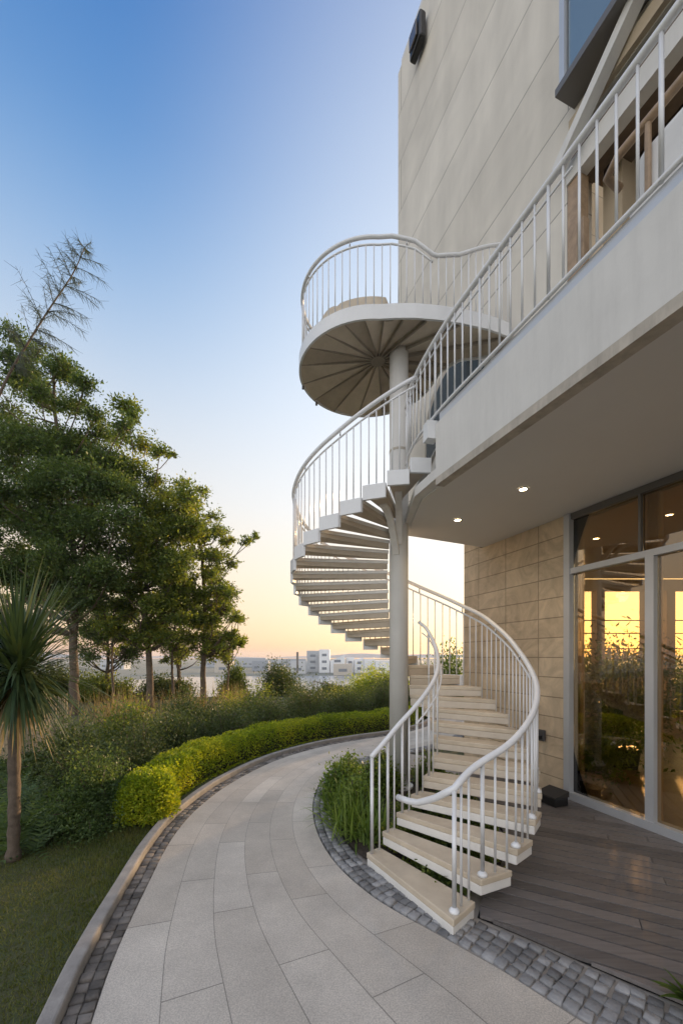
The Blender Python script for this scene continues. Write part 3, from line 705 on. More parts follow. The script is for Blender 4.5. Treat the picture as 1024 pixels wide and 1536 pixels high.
# column
m = MB(); m.tube([(CX, CYc, 0.02), (CX, CYc, 5.265)], .112, 40); m.build('column', M_conc, stair, smooth=False)
for f in stair.children:
    if f.name.startswith('column'):
        for p in f.data.polygons: p.use_smooth = len(p.vertices) == 4
m = MB(); m.tube([(CX, CYc, 4.05), (CX, CYc, 4.075)], .1155, 40); m.build('column_ring', M_lip, stair)
m = MB(); m.tube([(CX, CYc, 0.03), (CX, CYc, 0.06)], .17, 40); m.build('base_plate', M_paint, stair)
def hh(t): return float(np.interp(t, [0, 1, 6, 11, 14, 16, 20, 25, 31], [.765, .765, .79, .90, 1.02, 1.02, .94, .87, .86]))
def inset(curve, t, d=.035):
    o_, i_ = cr(O, t), cr(I, t); u = i_-o_; u = u/np.linalg.norm(u)
    return (o_+u*d) if curve == 'O' else (i_-u*d)
def zr(t): return RISE*(t+.25)+hh(t)
# outer hand rail
pts = [(.36, 2.78, .70), (.43, 2.68, .675), (.52, 2.54, .665), (.6, 2.42, .70)]
pts = [(*inset('O', t), zr(t)) for t in np.arange(.35, 30.45, .2)]
pre = [(.39, 2.76, .63), (.44, 2.67, .638), (.49, 2.59, .655), (.53, 2.525, .69), (.575, 2.45, .735), (.615, 2.385, .785)]
m = MB(); m.tube(pre+pts[0:], .0215, 12); hr = m.build('handrail', M_bar, stair, smooth=True)
pts2 = [(*inset('O', t), zr(t)-.085) for t in np.arange(6.0, 30.45, .2)]
m = MB(); m.tube(pts2, .0105, 8); m.build('under_rail', M_bar, stair, smooth=True)
# unit bar for balusters
ub = MB(); ub.tube([(0, 0, 0), (0, 0, 1)], .0072, 8)
barmesh = None
def baluster(x, y, z0, z1, parent, r=1.0, name='baluster', label=None):
    global barmesh
    if barmesh is None:
        o = ub.build(name, M_bar, parent); o.location = (0, 0, 0); barmesh = o.data
        V = np.array(ub.v)*S; barmesh.vertices.foreach_set('co', V.astype(np.float32).ravel()); barmesh.update()
        for p in barmesh.polygons: p.use_smooth = len(p.vertices) == 4
    else:
        o = bpy.data.objects.new(name, barmesh); C.objects.link(o); o.parent = parent
    o.location = Vector((x, y, z0))*S-WLOC[parent.name]; o.scale = (r, r, z1-z0); return o
shoe = None
for k in range(1, 31):
    offs = (.30, .62, .95) if k > 1 else (.34, .62, .9)
    for j, f in enumerate(offs):
        t = k-1+f
        if t > 30.2: continue
        x, y = inset('O', t)
        under = t >= 6
        big = (k == 1 and j == 0) or (k == 2 and j == 0)
        baluster(x, y, RISE*k-.002, zr(t)-(.085 if under else .012), stair, r=1.9 if big else (1.12 if t < 6 else .95), name='post' if big else 'baluster')
        if t < 6 and j == 0:
            m = MB(); m.tube([(x, y, RISE*k+.001), (x, y, RISE*k+.014), (x, y, RISE*k+.03)], [.032, .03, .014], 14); m.build('foot_collar', M_bar, stair, smooth=True)
for t in np.arange(7, 30.3, 2.0):
    x, y = inset('O', t); baluster(x, y, zr(t)-.085, zr(t)-.01, stair, name='rail_spacer')
# inner rail
ipts = [(*inset('I', t, .04), zr(t)+.02) for t in np.arange(.25, 9.6, .2)]
m = MB(); m.tube(ipts, [.019]*len(ipts), 12); m.build('inner_handrail', M_bar, stair, smooth=True)
ip2 = [(*inset('I', t, .07), zr(t)-.10) for t in np.arange(3.0, 9.6, .2)]
m = MB(); m.tube(ip2, .008, 8); m.build('inner_under_rail', M_bar, stair, smooth=True)
for k in range(1, 10):
    for f in ((.3, .75) if k < 6 else (.5,)):
        t = k-1+f; x, y = inset('I', t, .04)
        baluster(x, y, RISE*k-.002, zr(t)+.01, stair, r=1.8 if (k == 1 and f == .3) else (1.5 if f == .3 else 1.0), name='inner_baluster')

# ------------------------------------------------------------------ upper circular landing
PZ, PT = 5.262, 5.392
plat = empty('circular_landing', (.345, 5.2, PZ), 'round steel landing with ribbed underside at the top of the column', 'landing')
dc = np.array([.345, 5.2]); R = .88
outl = []
for a in np.linspace(math.radians(-86), math.radians(-346), 60):   # from near side round the left to the far side
    outl.append(tuple(dc+R*np.array([math.cos(a), math.sin(a)])))
near = [(1.92, 4.57), (1.64, 4.46), (1.32, 4.38), (1.05, 4.335), (.8, 4.31), (.6, 4.31)]
farp = [(1.27, 5.12), (1.46, 4.93), (1.86, 4.86)]
OUT = near+outl+farp
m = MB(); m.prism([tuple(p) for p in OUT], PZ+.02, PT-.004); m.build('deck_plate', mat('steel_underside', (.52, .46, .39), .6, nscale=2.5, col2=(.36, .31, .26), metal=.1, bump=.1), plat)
ring = [np.array(p) for p in OUT]; rn = normals2(ring)
m = MB()
for p, nn in zip(ring, rn):
    q = p+nn*.0; a = p-nn*.012; b = p+nn*.014
    m.v += [(a[0], a[1], PZ-.02), (a[0], a[1], PT+.008), (b[0], b[1], PT+.008), (b[0], b[1], PZ-.02)]
for i in range(len(ring)-1):
    b = i*4
    for q in range(4): m.f.append((b+q, b+(q+1) % 4, b+4+(q+1) % 4, b+4+q))
m.build('rim', M_paint, plat)
hub = np.array([.45, 4.93]); m = MB()
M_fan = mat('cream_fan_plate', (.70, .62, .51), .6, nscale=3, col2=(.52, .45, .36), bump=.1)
M_fan2 = mat('darker_fan_plate', (.54, .47, .38), .65, nscale=3, col2=(.38, .32, .25), bump=.1); M_rib = mat('fan_rib', (.30, .26, .21), .6, noise=.2)  # darker tone for some fan plates, for contrast with their neighbours
def reach(a):
    d = np.array([math.cos(a), math.sin(a)]); h = hub-dc; bq = h.dot(d); cq = h.dot(h)-(R-.015)**2; s_ = -bq+math.sqrt(bq*bq-cq)
    if d[0] > .2:
        # the walkway carries on to the wall on this side
        for t_ in np.arange(s_, 1.45, .01):
            q = hub+d*t_
            if q[1] < float(np.interp(q[0], [.3, .6, .8, 1.05, 1.32, 1.64, 1.92], [4.33, 4.325, 4.325, 4.35, 4.395, 4.475, 4.58])) or q[1] > float(np.interp(q[0], [.9, 1.22, 1.32, 1.48, 1.9], [5.75, 5.2, 5.03, 4.9, 4.84])) or q[0] > 1.85: break
            s_ = t_
    return hub+d*s_
NF = 19
for k in range(NF):
    a0 = 2*math.pi*(k+.3)/NF; a1 = 2*math.pi*(k+1.3)/NF
    aa = [a0+(a1-a0)*i/6 for i in range(7)]
    edge_ = [reach(a) for a in aa]; inn_ = [hub+np.array([math.cos(a), math.sin(a)])*.05 for a in (a1, a0)]
    poly = [tuple(p) for p in edge_]+[tuple(p) for p in inn_]
    zz = [PZ-.028+.044*(i/6) for i in range(7)]+[PZ+.016, PZ-.028]
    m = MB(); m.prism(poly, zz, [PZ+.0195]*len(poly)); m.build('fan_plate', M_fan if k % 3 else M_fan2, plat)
    e0 = reach(a0); h0 = hub+np.array([math.cos(a0), math.sin(a0)])*.07; m = MB(); m.bar((h0[0], h0[1], PZ-.014), (e0[0], e0[1], PZ-.014), .012, .034); m.build('rib', M_rib, plat)
m = MB(); m.tube([(hub[0], hub[1], PZ-.03), (hub[0], hub[1], PZ+.018)], .085, 24); m.build('hub', mat('hub_steel', (.25, .22, .19), .5, metal=.3), plat)
for a in (200, 222, 160):
    a = math.radians(a); x, y = dc+R*.97*np.array([math.cos(a), math.sin(a)])
# bolts hanging from the far-left edge
for a in (168, 143):
    a = math.radians(a); x, y = dc+(R+.0)*np.array([math.cos(a), math.sin(a)])
    m = MB(); m.tube([(x, y, PZ-.06), (x, y, PZ-.021)], .016, 10); m.build('bolt', M_darkal, plat)
# railing
insr = []
RT = PT+.775
acc = 0
def ztop(p):
    return RT + (float(np.interp(p[0], [.55, .8, 1.02, 1.3, 1.6, 1.95], [0, -.06, -.20, -.14, .02, .2])) if p[1] < 4.95 else 0)
rail = [tuple(p-nn*.03) for p, nn in zip(ring, rn)]
sidx = [i for i in range(0, len(ring))]
ins_pts = [np.array(ring[i])+rn[i]*.03 for i in range(len(ring))]
# decide which side is inside
if np.linalg.norm(ins_pts[30]-dc) > R: ins_pts = [np.array(ring[i])-rn[i]*.03 for i in range(len(ring))]
ins_pts = [p for p in ins_pts if not (p[1] > 4.7 and p[0] > 1.23)]
rp, st = resample([tuple(p) for p in ins_pts], .05)
m = MB(); m.tube([(p[0], p[1], ztop(p)) for p in rp], .021, 12); m.build('handrail', M_bar, plat, smooth=True)
lo = [p for p in rp if not (p[1] < 4.95 and p[0] > 1.03)]
m = MB(); m.tube([(p[0], p[1], min(ztop(p)-.085, RT-.085)) for p in lo], .0105, 8); m.build('under_rail', M_bar, plat, smooth=True)
bp_, st = resample([tuple(p) for p in ins_pts], .088)
for p in bp_[:96]:
    if p[0] > .9 and p[1] > 5: continue
    e = .0 if (p[1] < 4.95 and p[0] > 1.03) else .085
    baluster(p[0], p[1], PT-.004, ztop(p)-e, plat, r=.9)
for p in bp_[::7]:
    if not (p[1] < 4.95 and p[0] > .98) and not (p[0] > .9 and p[1] > 5): baluster(p[0], p[1], ztop(p)-.085, ztop(p)-.01, plat, name='rail_spacer')
# cream bench on the landing
m = MB()
a0, a1 = math.radians(218), math.radians(286)
for i in range(25):
    a = a0+(a1-a0)*i/24; d = np.array([math.cos(a), math.sin(a)]); h = .20*math.sin(math.pi*min(1, (i+1.5)/14)) if i < 9 else .19
    if i > 22: h *= .5
    for rr, zz in ((.60, 0), (.62, h*.9), (.68, h), (.76, h), (.80, h*.9), (.81, 0)):
        q = dc+d*rr; m.v.append((q[0], q[1], PT+.002+zz))
for i in range(24):
    for j in range(5): b = i*6+j; m.f.append((b, b+6, b+7, b+1))
m.f.append(tuple(range(6))); m.f.append(tuple(range(24*6+5, 24*6-1, -1)))
tag(m.build('curved_bench', M_tread, smooth=True), 'low cream curved bench on the round upper landing', 'bench')

# ------------------------------------------------------------------ balcony railing
brl = empty('balcony_railing', (1.2, 2.5, FL), 'white metal railing with vertical bars along the balcony edge', 'railing')
TP = [(*cY(2.085, y), 4.44) for y in (-2.4, -1.0, 0, .8, 1.7, 2.2, 2.7, 3.07, 3.3)]+[(.845, 3.55, 4.43), (.77, 3.86, 4.42), (.722, 4.19, 4.41), (.725, 4.5, 4.40)]
rp, st = resample(TP, .06)
m = MB()
for i in range(len(rp)-1): pass
m = MB(); m.tube([tuple(p) for p in rp], .0215, 12); m.build('handrail', M_bar, brl, smooth=True)
LZ = float(FL+.10)
m = MB(); m.tube([(p[0], p[1], LZ+.0) for p in rp], .013, 8); m.build('bottom_rail', M_bar, brl, smooth=True)
bpz, st = resample(TP, .104)
k = 0
for i, p in enumerate(bpz):
    if p[1] < .9: continue
    big = (k % 6 == 3)
    baluster(p[0], p[1], (FL+.085 if big and p[1] < 3.5 else LZ), p[2]-.01, brl, r=1.5 if big else 1.05, name='post' if big else 'baluster'); k += 1
m = MB(); m.tube([(p[0], p[1], p[2]-.09) for p in rp if p[1] > 2.2], .007, 8); m.build('under_rail', M_bar, brl, smooth=True)
# landing block where the stair meets the slab
m = MB(); m.box((.80, 3.60, FL-.04), (.10, .10, .16), .2); m.build('landing_block', M_paint, house)

# ------------------------------------------------------------------ foliage tools
def leaf_quads(cen, size, aspect, up=None, droop=0.0, rnd=1.0, dirs=None):
    """diamond leaves, folded along the middle; cen (n,3)"""
    n = len(cen); s = size*RNG.uniform(.6, 1.25, n)
    if dirs is None:
        d = RNG.normal(size=(n, 3)); d[:, 2] -= droop
    else: d = dirs+RNG.normal(size=(n, 3))*rnd*.5
    d /= np.linalg.norm(d, axis=1)[:, None]
    r = RNG.normal(size=(n, 3)); r[:, 2] += 1.2
    sd = np.cross(d, r); sd /= np.linalg.norm(sd, axis=1)[:, None]+1e-9
    L = d*s[:, None]; W = sd*(s*aspect)[:, None]
    nrm = np.cross(d, sd)
    a = cen; b = cen+L*.45+W*.5+nrm*(s*.06)[:, None]; c = cen+L; e = cen+L*.45-W*.5+nrm*(s*.06)[:, None]
    V = np.stack([a, b, c, e], axis=1).reshape(-1, 3)
    F = np.arange(n*4).reshape(n, 4)
    return V, F
def merge(parts):
    V = []; F = []; o = 0
    for v, f in parts: V.append(v); F.append(f+o); o += len(v)
    return np.concatenate(V), np.concatenate(F)
ML_dark = leafmat('dark_leaves', [(.035, .065, .028), (.065, .115, .042), (.11, .17, .055), (.17, .23, .06)], trans=.4)
ML_tree = leafmat('tree_leaves', [(.045, .08, .026), (.09, .14, .036), (.17, .22, .045), (.33, .33, .05)], trans=.45)
ML_hedge = leafmat('hedge_leaves', [(.10, .17, .014), (.20, .29, .02), (.35, .40, .03), (.52, .52, .05)], trans=.4)
ML_shrub = leafmat('shrub_leaves', [(.03, .05, .02), (.055, .085, .03), (.09, .125, .04), (.14, .165, .055)], trans=.3)
ML_strap = leafmat('strap_leaves', [(.05, .09, .02), (.10, .17, .035), (.17, .25, .05), (.25, .31, .09)], trans=.35)
ML_cord = leafmat('cordyline_leaves', [(.018, .038, .02), (.035, .066, .03), (.06, .10, .04), (.10, .14, .055)], trans=.15)
ML_feather = leafmat('needle_leaves', [(.035, .05, .045), (.05, .07, .055), (.07, .09, .07)], trans=.2)
ML_grass = leafmat('lawn_blades', [(.06, .09, .022), (.10, .13, .03), (.15, .16, .045), (.22, .20, .08)], trans=.3)
ML_dry = leafmat('dry_reeds', [(.16, .13, .07), (.26, .21, .11), (.34, .28, .16)], trans=.3)

def clump_pts(c, r, n, flat=.75):
    r = r*1.08
    # leaves gathered on short twigs inside an uneven ball
    k = max(7, n//26); cs = RNG.normal(size=(k, 3)); cs /= np.linalg.norm(cs, axis=1)[:, None]
    cs *= (RNG.uniform(.15, 1.05, k)**.6)[:, None]; cs[:, 2] *= flat
    idx = RNG.integers(0, k, n); f = RNG.uniform(.35, 1.0, n)
    p = cs[idx]*f[:, None]+RNG.normal(size=(n, 3))*np.array([.2, .2, .13])
    dirs = cs[idx]
    return np.array(c)+p*r, dirs, np.array(c)+cs*r
def tree(name, label, cat, trunk, tr, clumps, Y0, mtl, lsize=.1, asp=.5, dens=1.0, group=None, jit=1.0, hang=None, flat=.72, bark=M_bark, twig=True):
    root = empty(name, (trunk[0][0], trunk[0][1], trunk[0][2]), label, cat, group)
    m = MB(); tp, _ = resample(trunk, .35); n = len(tp)
    rr = [tr*(1-.72*i/(n-1))*(1+.35*math.exp(-i*.8)) for i in range(n)]
    tp = [p+np.array([random.uniform(-.03, .03), random.uniform(-.03, .03), 0])*tr*6*(1 if 0 < i < n-1 else 0) for i, p in enumerate(tp)]
    m.tube([tuple(p) for p in tp], rr, 12)
    bm_ = MB(); parts = []
    for (px, py, rp_) in clumps:
        Y = Y0+random.uniform(-jit, jit); c = np.array(P(px, py, Y)); r = rp_/600*Y
        # limb from the trunk
        zc = c[2]; best = min(range(n), key=lambda i: abs(tp[i][2]-(zc-np.linalg.norm(c[:2]-tp[i][:2])*.75)))
        best = max(best, int(n*.25)); a = tp[best]
        mid = (a+c)/2+np.array([random.uniform(-.2, .2), random.uniform(-.2, .2), -.12*np.linalg.norm(c-a)])
        lp, _ = resample([tuple(a), tuple(mid), tuple(c)], .3)
        r0 = rr[best]*.5; bm_.tube([tuple(p) for p in lp], [max(.012, r0*(1-.85*i/(len(lp)-1))) for i in range(len(lp))], 6)
        nl = int(dens*1150*(rp_/30)**2)+150
        pp, dd, tips = clump_pts(c, r, nl, flat)
        parts.append(leaf_quads(pp, lsize, asp, droop=.3, dirs=dd, rnd=1.6))
        if twig:
            for q in tips[:14]: bm_.tube([tuple(c+(q-c)*.05), tuple((c+q)/2+RNG.normal(size=3)*.05), tuple(q)], [.014, .009, .004], 4, cap=False)
    m.build('trunk', bark, root, smooth=True)
    bm_.build('branches', bark, root, smooth=True)
    V, F = merge(parts); bulk('crown', V, F, mtl, root)
    return root
def rndclumps(cx, cy, rx, ry, n, r0, r1):
    out = []
    for _ in range(n):
        a = random.uniform(0, 2*math.pi); q = math.sqrt(random.random()); out.append((cx+rx*q*math.cos(a), cy+ry*q*math.sin(a), random.uniform(r0, r1)))
    return out
# tree with the dark layered crown on the left
cl = [(20, 505, 26), (55, 530, 24), (95, 555, 28), (128, 575, 22), (30, 560, 30), (70, 600, 30), (110, 610, 28), (145, 625, 22), (10, 620, 34), (60, 660, 36), (110, 665, 34), (150, 655, 24), (20, 700, 42), (75, 720, 44), (130, 720, 42), (175, 715, 34), (15, 770, 44), (70, 780, 46), (125, 785, 44), (175, 775, 38), (30, 830, 34), (85, 835, 36), (140, 840, 34), (185, 830, 30), (15, 860, 20), (60, 868, 18), (150, 872, 20), (-30, 640, 40), (-40, 720, 50), (-40, 560, 34), (-30, 800, 40), (185, 640, 18), (200, 625, 15)]
cl += rndclumps(75, 745, 110, 105, 34, 26, 40)+rndclumps(70, 872, 120, 34, 28, 22, 34)+rndclumps(40, 560, 60, 50, 8, 18, 26)
tree('broad_evergreen_tree', 'tallest dark evergreen with a broad layered crown on the left', 'tree', [P(112, 1085, 11), P(111, 960, 11), P(113, 870, 11), P(105, 760, 11), P(85, 640, 11), P(80, 560, 11)], .12, cl, 11, ML_dark, .085, .5, 1.15)
cl = [(190, 610, 22), (175, 655, 26), (215, 665, 26), (240, 680, 16), (258, 682, 8), (200, 705, 32), (232, 725, 22), (215, 755, 36), (250, 770, 34), (275, 800, 30), (225, 810, 38), (270, 845, 32), (235, 860, 36), (195, 870, 28), (270, 885, 20), (290, 830, 20), (280, 760, 18), (215, 900, 20)]
cl += rndclumps(235, 790, 55, 80, 22, 22, 34)+rndclumps(225, 905, 80, 55, 40, 15, 25)
tree('leafy_tree', 'leafy green tree with yellowish clumps, forking trunk, between the two other tall trees', 'tree', [P(226, 1065, 12), P(225, 1010, 12), P(222, 960, 12), P(212, 880, 12), P(205, 780, 12), P(200, 690, 12)], .10, cl, 12, ML_tree, .095, .5, 1.0)
cl = [(275, 725, 16), (300, 735, 14), (295, 760, 18), (318, 775, 16), (325, 800, 18), (345, 812, 13), (368, 812, 11), (385, 806, 8), (300, 800, 20), (330, 835, 20), (350, 845, 12), (312, 860, 22), (345, 880, 12), (330, 905, 16), (300, 900, 14), (352, 925, 10), (350, 950, 10), (285, 870, 16), (360, 965, 7), (318, 930, 9), (278, 750, 12)]
cl += rndclumps(310, 850, 38, 75, 18, 12, 20)+rndclumps(325, 935, 40, 62, 34, 10, 18)
tree('slender_tree', 'slender open tree with a branch reaching right, nearest the pale sky', 'tree', [P(305, 1060, 13), P(305, 1000, 13), P(307, 930, 13), P(305, 860, 13), P(298, 790, 13), P(290, 740, 13)], .09, cl, 13, ML_tree, .1, .45, .6)
# thin young trees with see-through crowns, below the canopy
cl = rndclumps(262, 955, 35, 45, 16, 8, 15)
tree('sapling', 'thin airy sapling with sparse leaves between the forked and slender trees', 'tree', [P(262, 1060, 12.6), P(258, 990, 12.6), P(265, 910, 12.6)], .045, cl, 12.6, ML_tree, .085, .4, .35)
cl = rndclumps(170, 930, 32, 50, 16, 10, 17)
tree('background_tree', 'low leafy tree behind, in the gap right of the tall evergreen trunk', 'tree', [P(160, 1050, 15), P(162, 980, 15), P(160, 900, 15)], .08, rndclumps(160, 940, 55, 55, 30, 16, 26), 15, ML_dark, .09, .45, .8)
tree('background_tree', 'low leafy tree behind, between the forked and slender trunks', 'tree', [P(270, 1045, 16), P(268, 980, 16), P(272, 900, 16)], .08, rndclumps(275, 945, 45, 50, 26, 13, 22), 16, ML_tree, .09, .45, .7)
tree('sapling', 'leafy sapling just right of the tall evergreen trunk', 'tree', [P(172, 1060, 12), P(168, 990, 12), P(172, 900, 12)], .04, cl, 12, ML_tree, .08, .4, .5)
cl = rndclumps(345, 950, 20, 45, 12, 7, 12)
tree('sapling', 'wispy sapling on the right side of the slender tree', 'tree', [P(340, 1060, 13.5), P(344, 990, 13.5), P(350, 920, 13.5)], .035, cl, 13.5, ML_tree, .075, .4, .4)
cl = rndclumps(30, 925, 50, 40, 20, 10, 18)
tree('sapling', 'sparse young tree above the spiky cordyline at the left edge', 'tree', [P(45, 1070, 14), P(40, 990, 14), P(35, 880, 14)], .06, cl, 14, ML_tree, .09, .4, .4)

# feathery tree whose top leans over the others
fe = empty('feathery_tree', P(-60, 1075, 9.5), 'feathery thin-needled tree top leaning right against the blue sky', 'tree')
stem = [P(-60, 1075, 9.5), P(-55, 850, 9.5), P(-30, 680, 9.5), P(5, 580, 9.5), P(45, 510, 9.5), P(80, 455, 9.5), P(110, 410, 9.5), P(127, 372, 9.5)]
sp, _ = resample(stem, .25); n = len(sp)
m = MB(); m.tube([tuple(p) for p in sp], [.05*(1-i/(n-1))**.8+.007 for i in range(n)], 8); m.build('trunk', M_bark, fe, smooth=True)
V = []; F = []; tw = MB()
i0 = min(range(n), key=lambda i: abs(sp[i][2]-P(0, 545, 9.5)[2]))
for i in range(i0, n):
    f = (i-i0)/(n-1-i0); ax = sp[min(i+1, n-1)]-sp[max(i-1, 0)]; ax /= np.linalg.norm(ax)
    for k in range(4):
        side = RNG.normal(size=3); side -= ax*side.dot(ax); side /= np.linalg.norm(side)
        L = (.25+.85*math.sin(math.pi*min(1, f*.8+.12))*(1-.55*f))*random.uniform(.45, 1.15)
        if f < .2: L *= .6
        d = side*.85+ax*.55; pts = []; p = np.array(sp[i]); g = 0
        for s in range(9):
            pts.append(p.copy()); d = d+np.array([0, 0, -.055]); d /= np.linalg.norm(d); p = p+d*L/8
        tw.tube([tuple(q) for q in pts], [.008*(1-.08*j) for j in range(9)], 4, cap=False)
        for j in range(1, 9):
            for q in range(4):
                nd = d*.6+RNG.normal(size=3)*.45+np.array([0, 0, -.55]); nd /= np.linalg.norm(nd); ll = random.uniform(.16, .36)*(1-.3*f)
                b = pts[j-1]*(1-q/5)+pts[j]*q/5; e = b+nd*ll; wv = np.cross(nd, [0, 1, .3]); wv = wv/np.linalg.norm(wv)*.0042
                o_ = len(V); V += [b-wv, b+wv, e+wv*.4, e-wv*.4]; F.append((o_, o_+1, o_+2, o_+3))
tw.build('branches', ML_feather, fe); bulk('crown', np.array(V), np.array(F), ML_feather, fe)

# cordyline
gx, gy = G(20, 1290)
co = empty('cordyline', (gx, gy, 0), 'spiky dark cordyline palm on a thin trunk at the left edge of the lawn', 'palm')
hd = np.array(P(28, 1005, 3.15))
m = MB(); tp, _ = resample([(gx, gy, -.02), (gx+.01, gy, .4), (gx-.005, gy+.02, .9), tuple(hd)], .06)
m.tube([tuple(p) for p in tp], [(.052 if i < 2 else .040)+.004*math.sin(i*2.1)+.002*random.random() for i in range(len(tp))], 14); m.build('trunk', M_bark, co, smooth=True)
V = []; F = []
def strap(V, F, base, d, L, wd, droop, seg=7, twist=0, g=-1):
    d = np.array(d, float); d /= np.linalg.norm(d); p = np.array(base, float)
    sd = np.cross(d, [0, 0, 1.0]); sd = sd/np.linalg.norm(sd) if np.linalg.norm(sd) > 1e-3 else np.array([1., 0, 0])
    o_ = len(V)
    for j in range(seg+1):
        f = j/seg; ww = wd*(.55+1.2*f if f < .35 else (1-f)*1.5+.02)*.5
        V += [p-sd*ww, p+sd*ww]
        d = d+np.array([0, 0, -droop/seg]); d /= np.linalg.norm(d); p = p+d*L/seg
    for j in range(seg): F.append((o_+2*j, o_+2*j+1, o_+2*j+3, o_+2*j+2))
for k in range(560):
    el = random.uniform(-.75, 1.45); az = random.uniform(0, 2*math.pi)
    d = (math.cos(az)*math.cos(el), math.sin(az)*math.cos(el), math.sin(el)); L = random.uniform(.6, .95)*(1 if el > -.2 else .75)
    strap(V, F, hd+np.array([0, 0, random.uniform(-.12, .1)]), d, L, random.uniform(.02, .032), random.uniform(.1, .4)+(.5 if el < .0 else 0)+.1)
bulk('crown', np.array(V), np.array(F), ML_cord, co)
V = []; F = []
for k in range(90):
    az = random.uniform(0, 2*math.pi); strap(V, F, hd+np.array([0, 0, random.uniform(-.22, -.05)]), (math.cos(az)*.5, math.sin(az)*.5, -.6), random.uniform(.35, .6), .02, .9)
bulk('dead_leaves', np.array(V), np.array(F), ML_dry, co)

# ------------------------------------------------------------------ clipped hedge along the kerb
H0 = [(-1.90, 3.86), (-2.02, 4.3), (-2.03, 4.8), (-1.90, 5.45), (-1.55, 6.4), (-.90, 7.45), (-.05, 8.2), (.82, 8.75), (1.45, 9.4), (1.9, 10.4)]
hp, st = resample(H0, .05); hn = normals2(hp)
hed = empty('clipped_hedge', (H0[0][0], H0[0][1], 0), 'low clipped bright yellow-green hedge curving along the kerb', 'hedge')
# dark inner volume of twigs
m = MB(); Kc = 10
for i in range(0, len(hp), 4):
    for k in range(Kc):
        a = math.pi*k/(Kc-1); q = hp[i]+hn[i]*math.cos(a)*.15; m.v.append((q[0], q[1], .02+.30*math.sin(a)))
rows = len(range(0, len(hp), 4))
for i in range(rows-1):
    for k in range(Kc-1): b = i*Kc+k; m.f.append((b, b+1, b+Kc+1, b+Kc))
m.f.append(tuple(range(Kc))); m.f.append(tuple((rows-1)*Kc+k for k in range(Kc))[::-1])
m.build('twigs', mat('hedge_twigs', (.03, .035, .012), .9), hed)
cen = []; dr = []
for i in range(len(hp)):
    f = i/len(hp); nl = int(np.interp(hp[i][1], [3.8, 5, 7, 10], [620, 480, 300, 160]))
    a = RNG.uniform(-.12, math.pi+.12, nl)
    lump = 1+.035*math.sin(i*.42)+.04*math.sin(i*.19+2)+.02*math.sin(i*1.1)
    endf = 1.0
    e = np.array([math.cos(x) for x in a]); s_ = np.array([math.sin(x) for x in a])
    # super-ellipse cross-section
    px_ = np.sign(e)*np.abs(e)**.55*.23*lump; pz_ = np.sign(s_)*np.abs(s_)**.55*.40*lump+.03
    rad = 1-.26*RNG.random(nl)**2+RNG.normal(0, .015, nl)
    px_ *= rad; pz_ *= rad
    t = hp[min(i+1, len(hp)-1)]-hp[max(i-1, 0)]; t = t/np.linalg.norm(t)
    al = RNG.uniform(-.03, .03, nl)
    pos = np.stack([hp[i][0]+hn[i][0]*px_+t[0]*al, hp[i][1]+hn[i][1]*px_+t[1]*al, np.maximum(.02, pz_)], 1)
    dd = np.stack([hn[i][0]*px_*3, hn[i][1]*px_*3, pz_*1.5+.1], 1)
    cen.append(pos); dr.append(dd)
# rounded end ball
nb = 14000; d = RNG.normal(size=(nb, 3)); d /= np.linalg.norm(d, axis=1)[:, None]; d[:, 2] = np.abs(d[:, 2])*1.0
q = np.sign(d)*np.abs(d)**.8; q *= RNG.uniform(.8, 1.06, nb)[:, None]
cen.append(np.array([H0[0][0], H0[0][1]+.06, .05])+q*np.array([.265, .27, .40])); dr.append(d)
cen = np.concatenate(cen); dr = np.concatenate(dr)
V, F = leaf_quads(cen, .030, .62, dirs=dr, rnd=1.5); bulk('foliage', V, F, ML_hedge, hed)

# shrubs behind the hedge, each one on its own
def shrub(x, y, h, r, label, mtl, nl=3500, ls=.055, asp=.45, group=None, name='shrub', z0=0, wild=.25):
    e = empty(name, (x, y, z0), label, 'shrub', group)
    c = np.array([x, y, z0])
    k = 34; cs = RNG.normal(size=(k, 3)); cs /= np.linalg.norm(cs, axis=1)[:, None]; cs[:, 2] = np.abs(cs[:, 2])
    cs *= RNG.uniform(.55, 1.0+wild*.35, k)[:, None]
    tips = c+cs*np.array([r, r, h])*.92+np.array([0, 0, .06*h])
    m = MB()
    for tpt in tips:
        a = c+np.array([random.uniform(-.12, .12)*r, random.uniform(-.12, .12)*r, -.01]); mid = (a+tpt)/2+np.array([0, 0, .12*h])
        m.tube([tuple(a), tuple(mid), tuple(tpt)], [.012, .009, .004], 4, cap=False)
    m.build('stems', M_bark, e)
    idx = RNG.integers(0, k, nl); f = RNG.uniform(.25, 1.03, nl)
    p = c+(tips[idx]-c)*f[:, None]+RNG.normal(size=(nl, 3))*np.array([r, r, h*.8])*.17; p[:, 2] = np.maximum(z0+.03, p[:, 2])
    V, F = leaf_quads(p, ls, asp, dirs=(tips[idx]-c), rnd=1.8); bulk('foliage', V, F, mtl, e); return e
ordn = ['first', 'second', 'third', 'fourth', 'fifth', 'sixth', 'seventh', 'eighth', 'ninth', 'tenth', 'eleventh', 'twelfth']
SH = [(-2.3, 3.8, .62, .46), (-2.8, 4.35, .78, .58), (-2.6, 5.1, .76, .58), (-2.65, 6.0, .78, .65), (-2.1, 6.9, .80, .68), (-1.55, 7.8, .90, .75), (-.75, 8.6, .92, .75), (.1, 9.3, .92, .75), (.95, 9.9, .95, .75), (1.9, 10.6, 1.0, .8)]
for i, (x, y, h, r) in enumerate(SH):
    shrub(x, y, h, r, f'{ordn[i]} dark bushy shrub behind the clipped hedge, counted from its near rounded end', ML_shrub if i != 0 else ML_dark, nl=24000 if i < 4 else 16000, ls=.032 if i < 3 else .042, group='shrubs behind the clipped hedge')
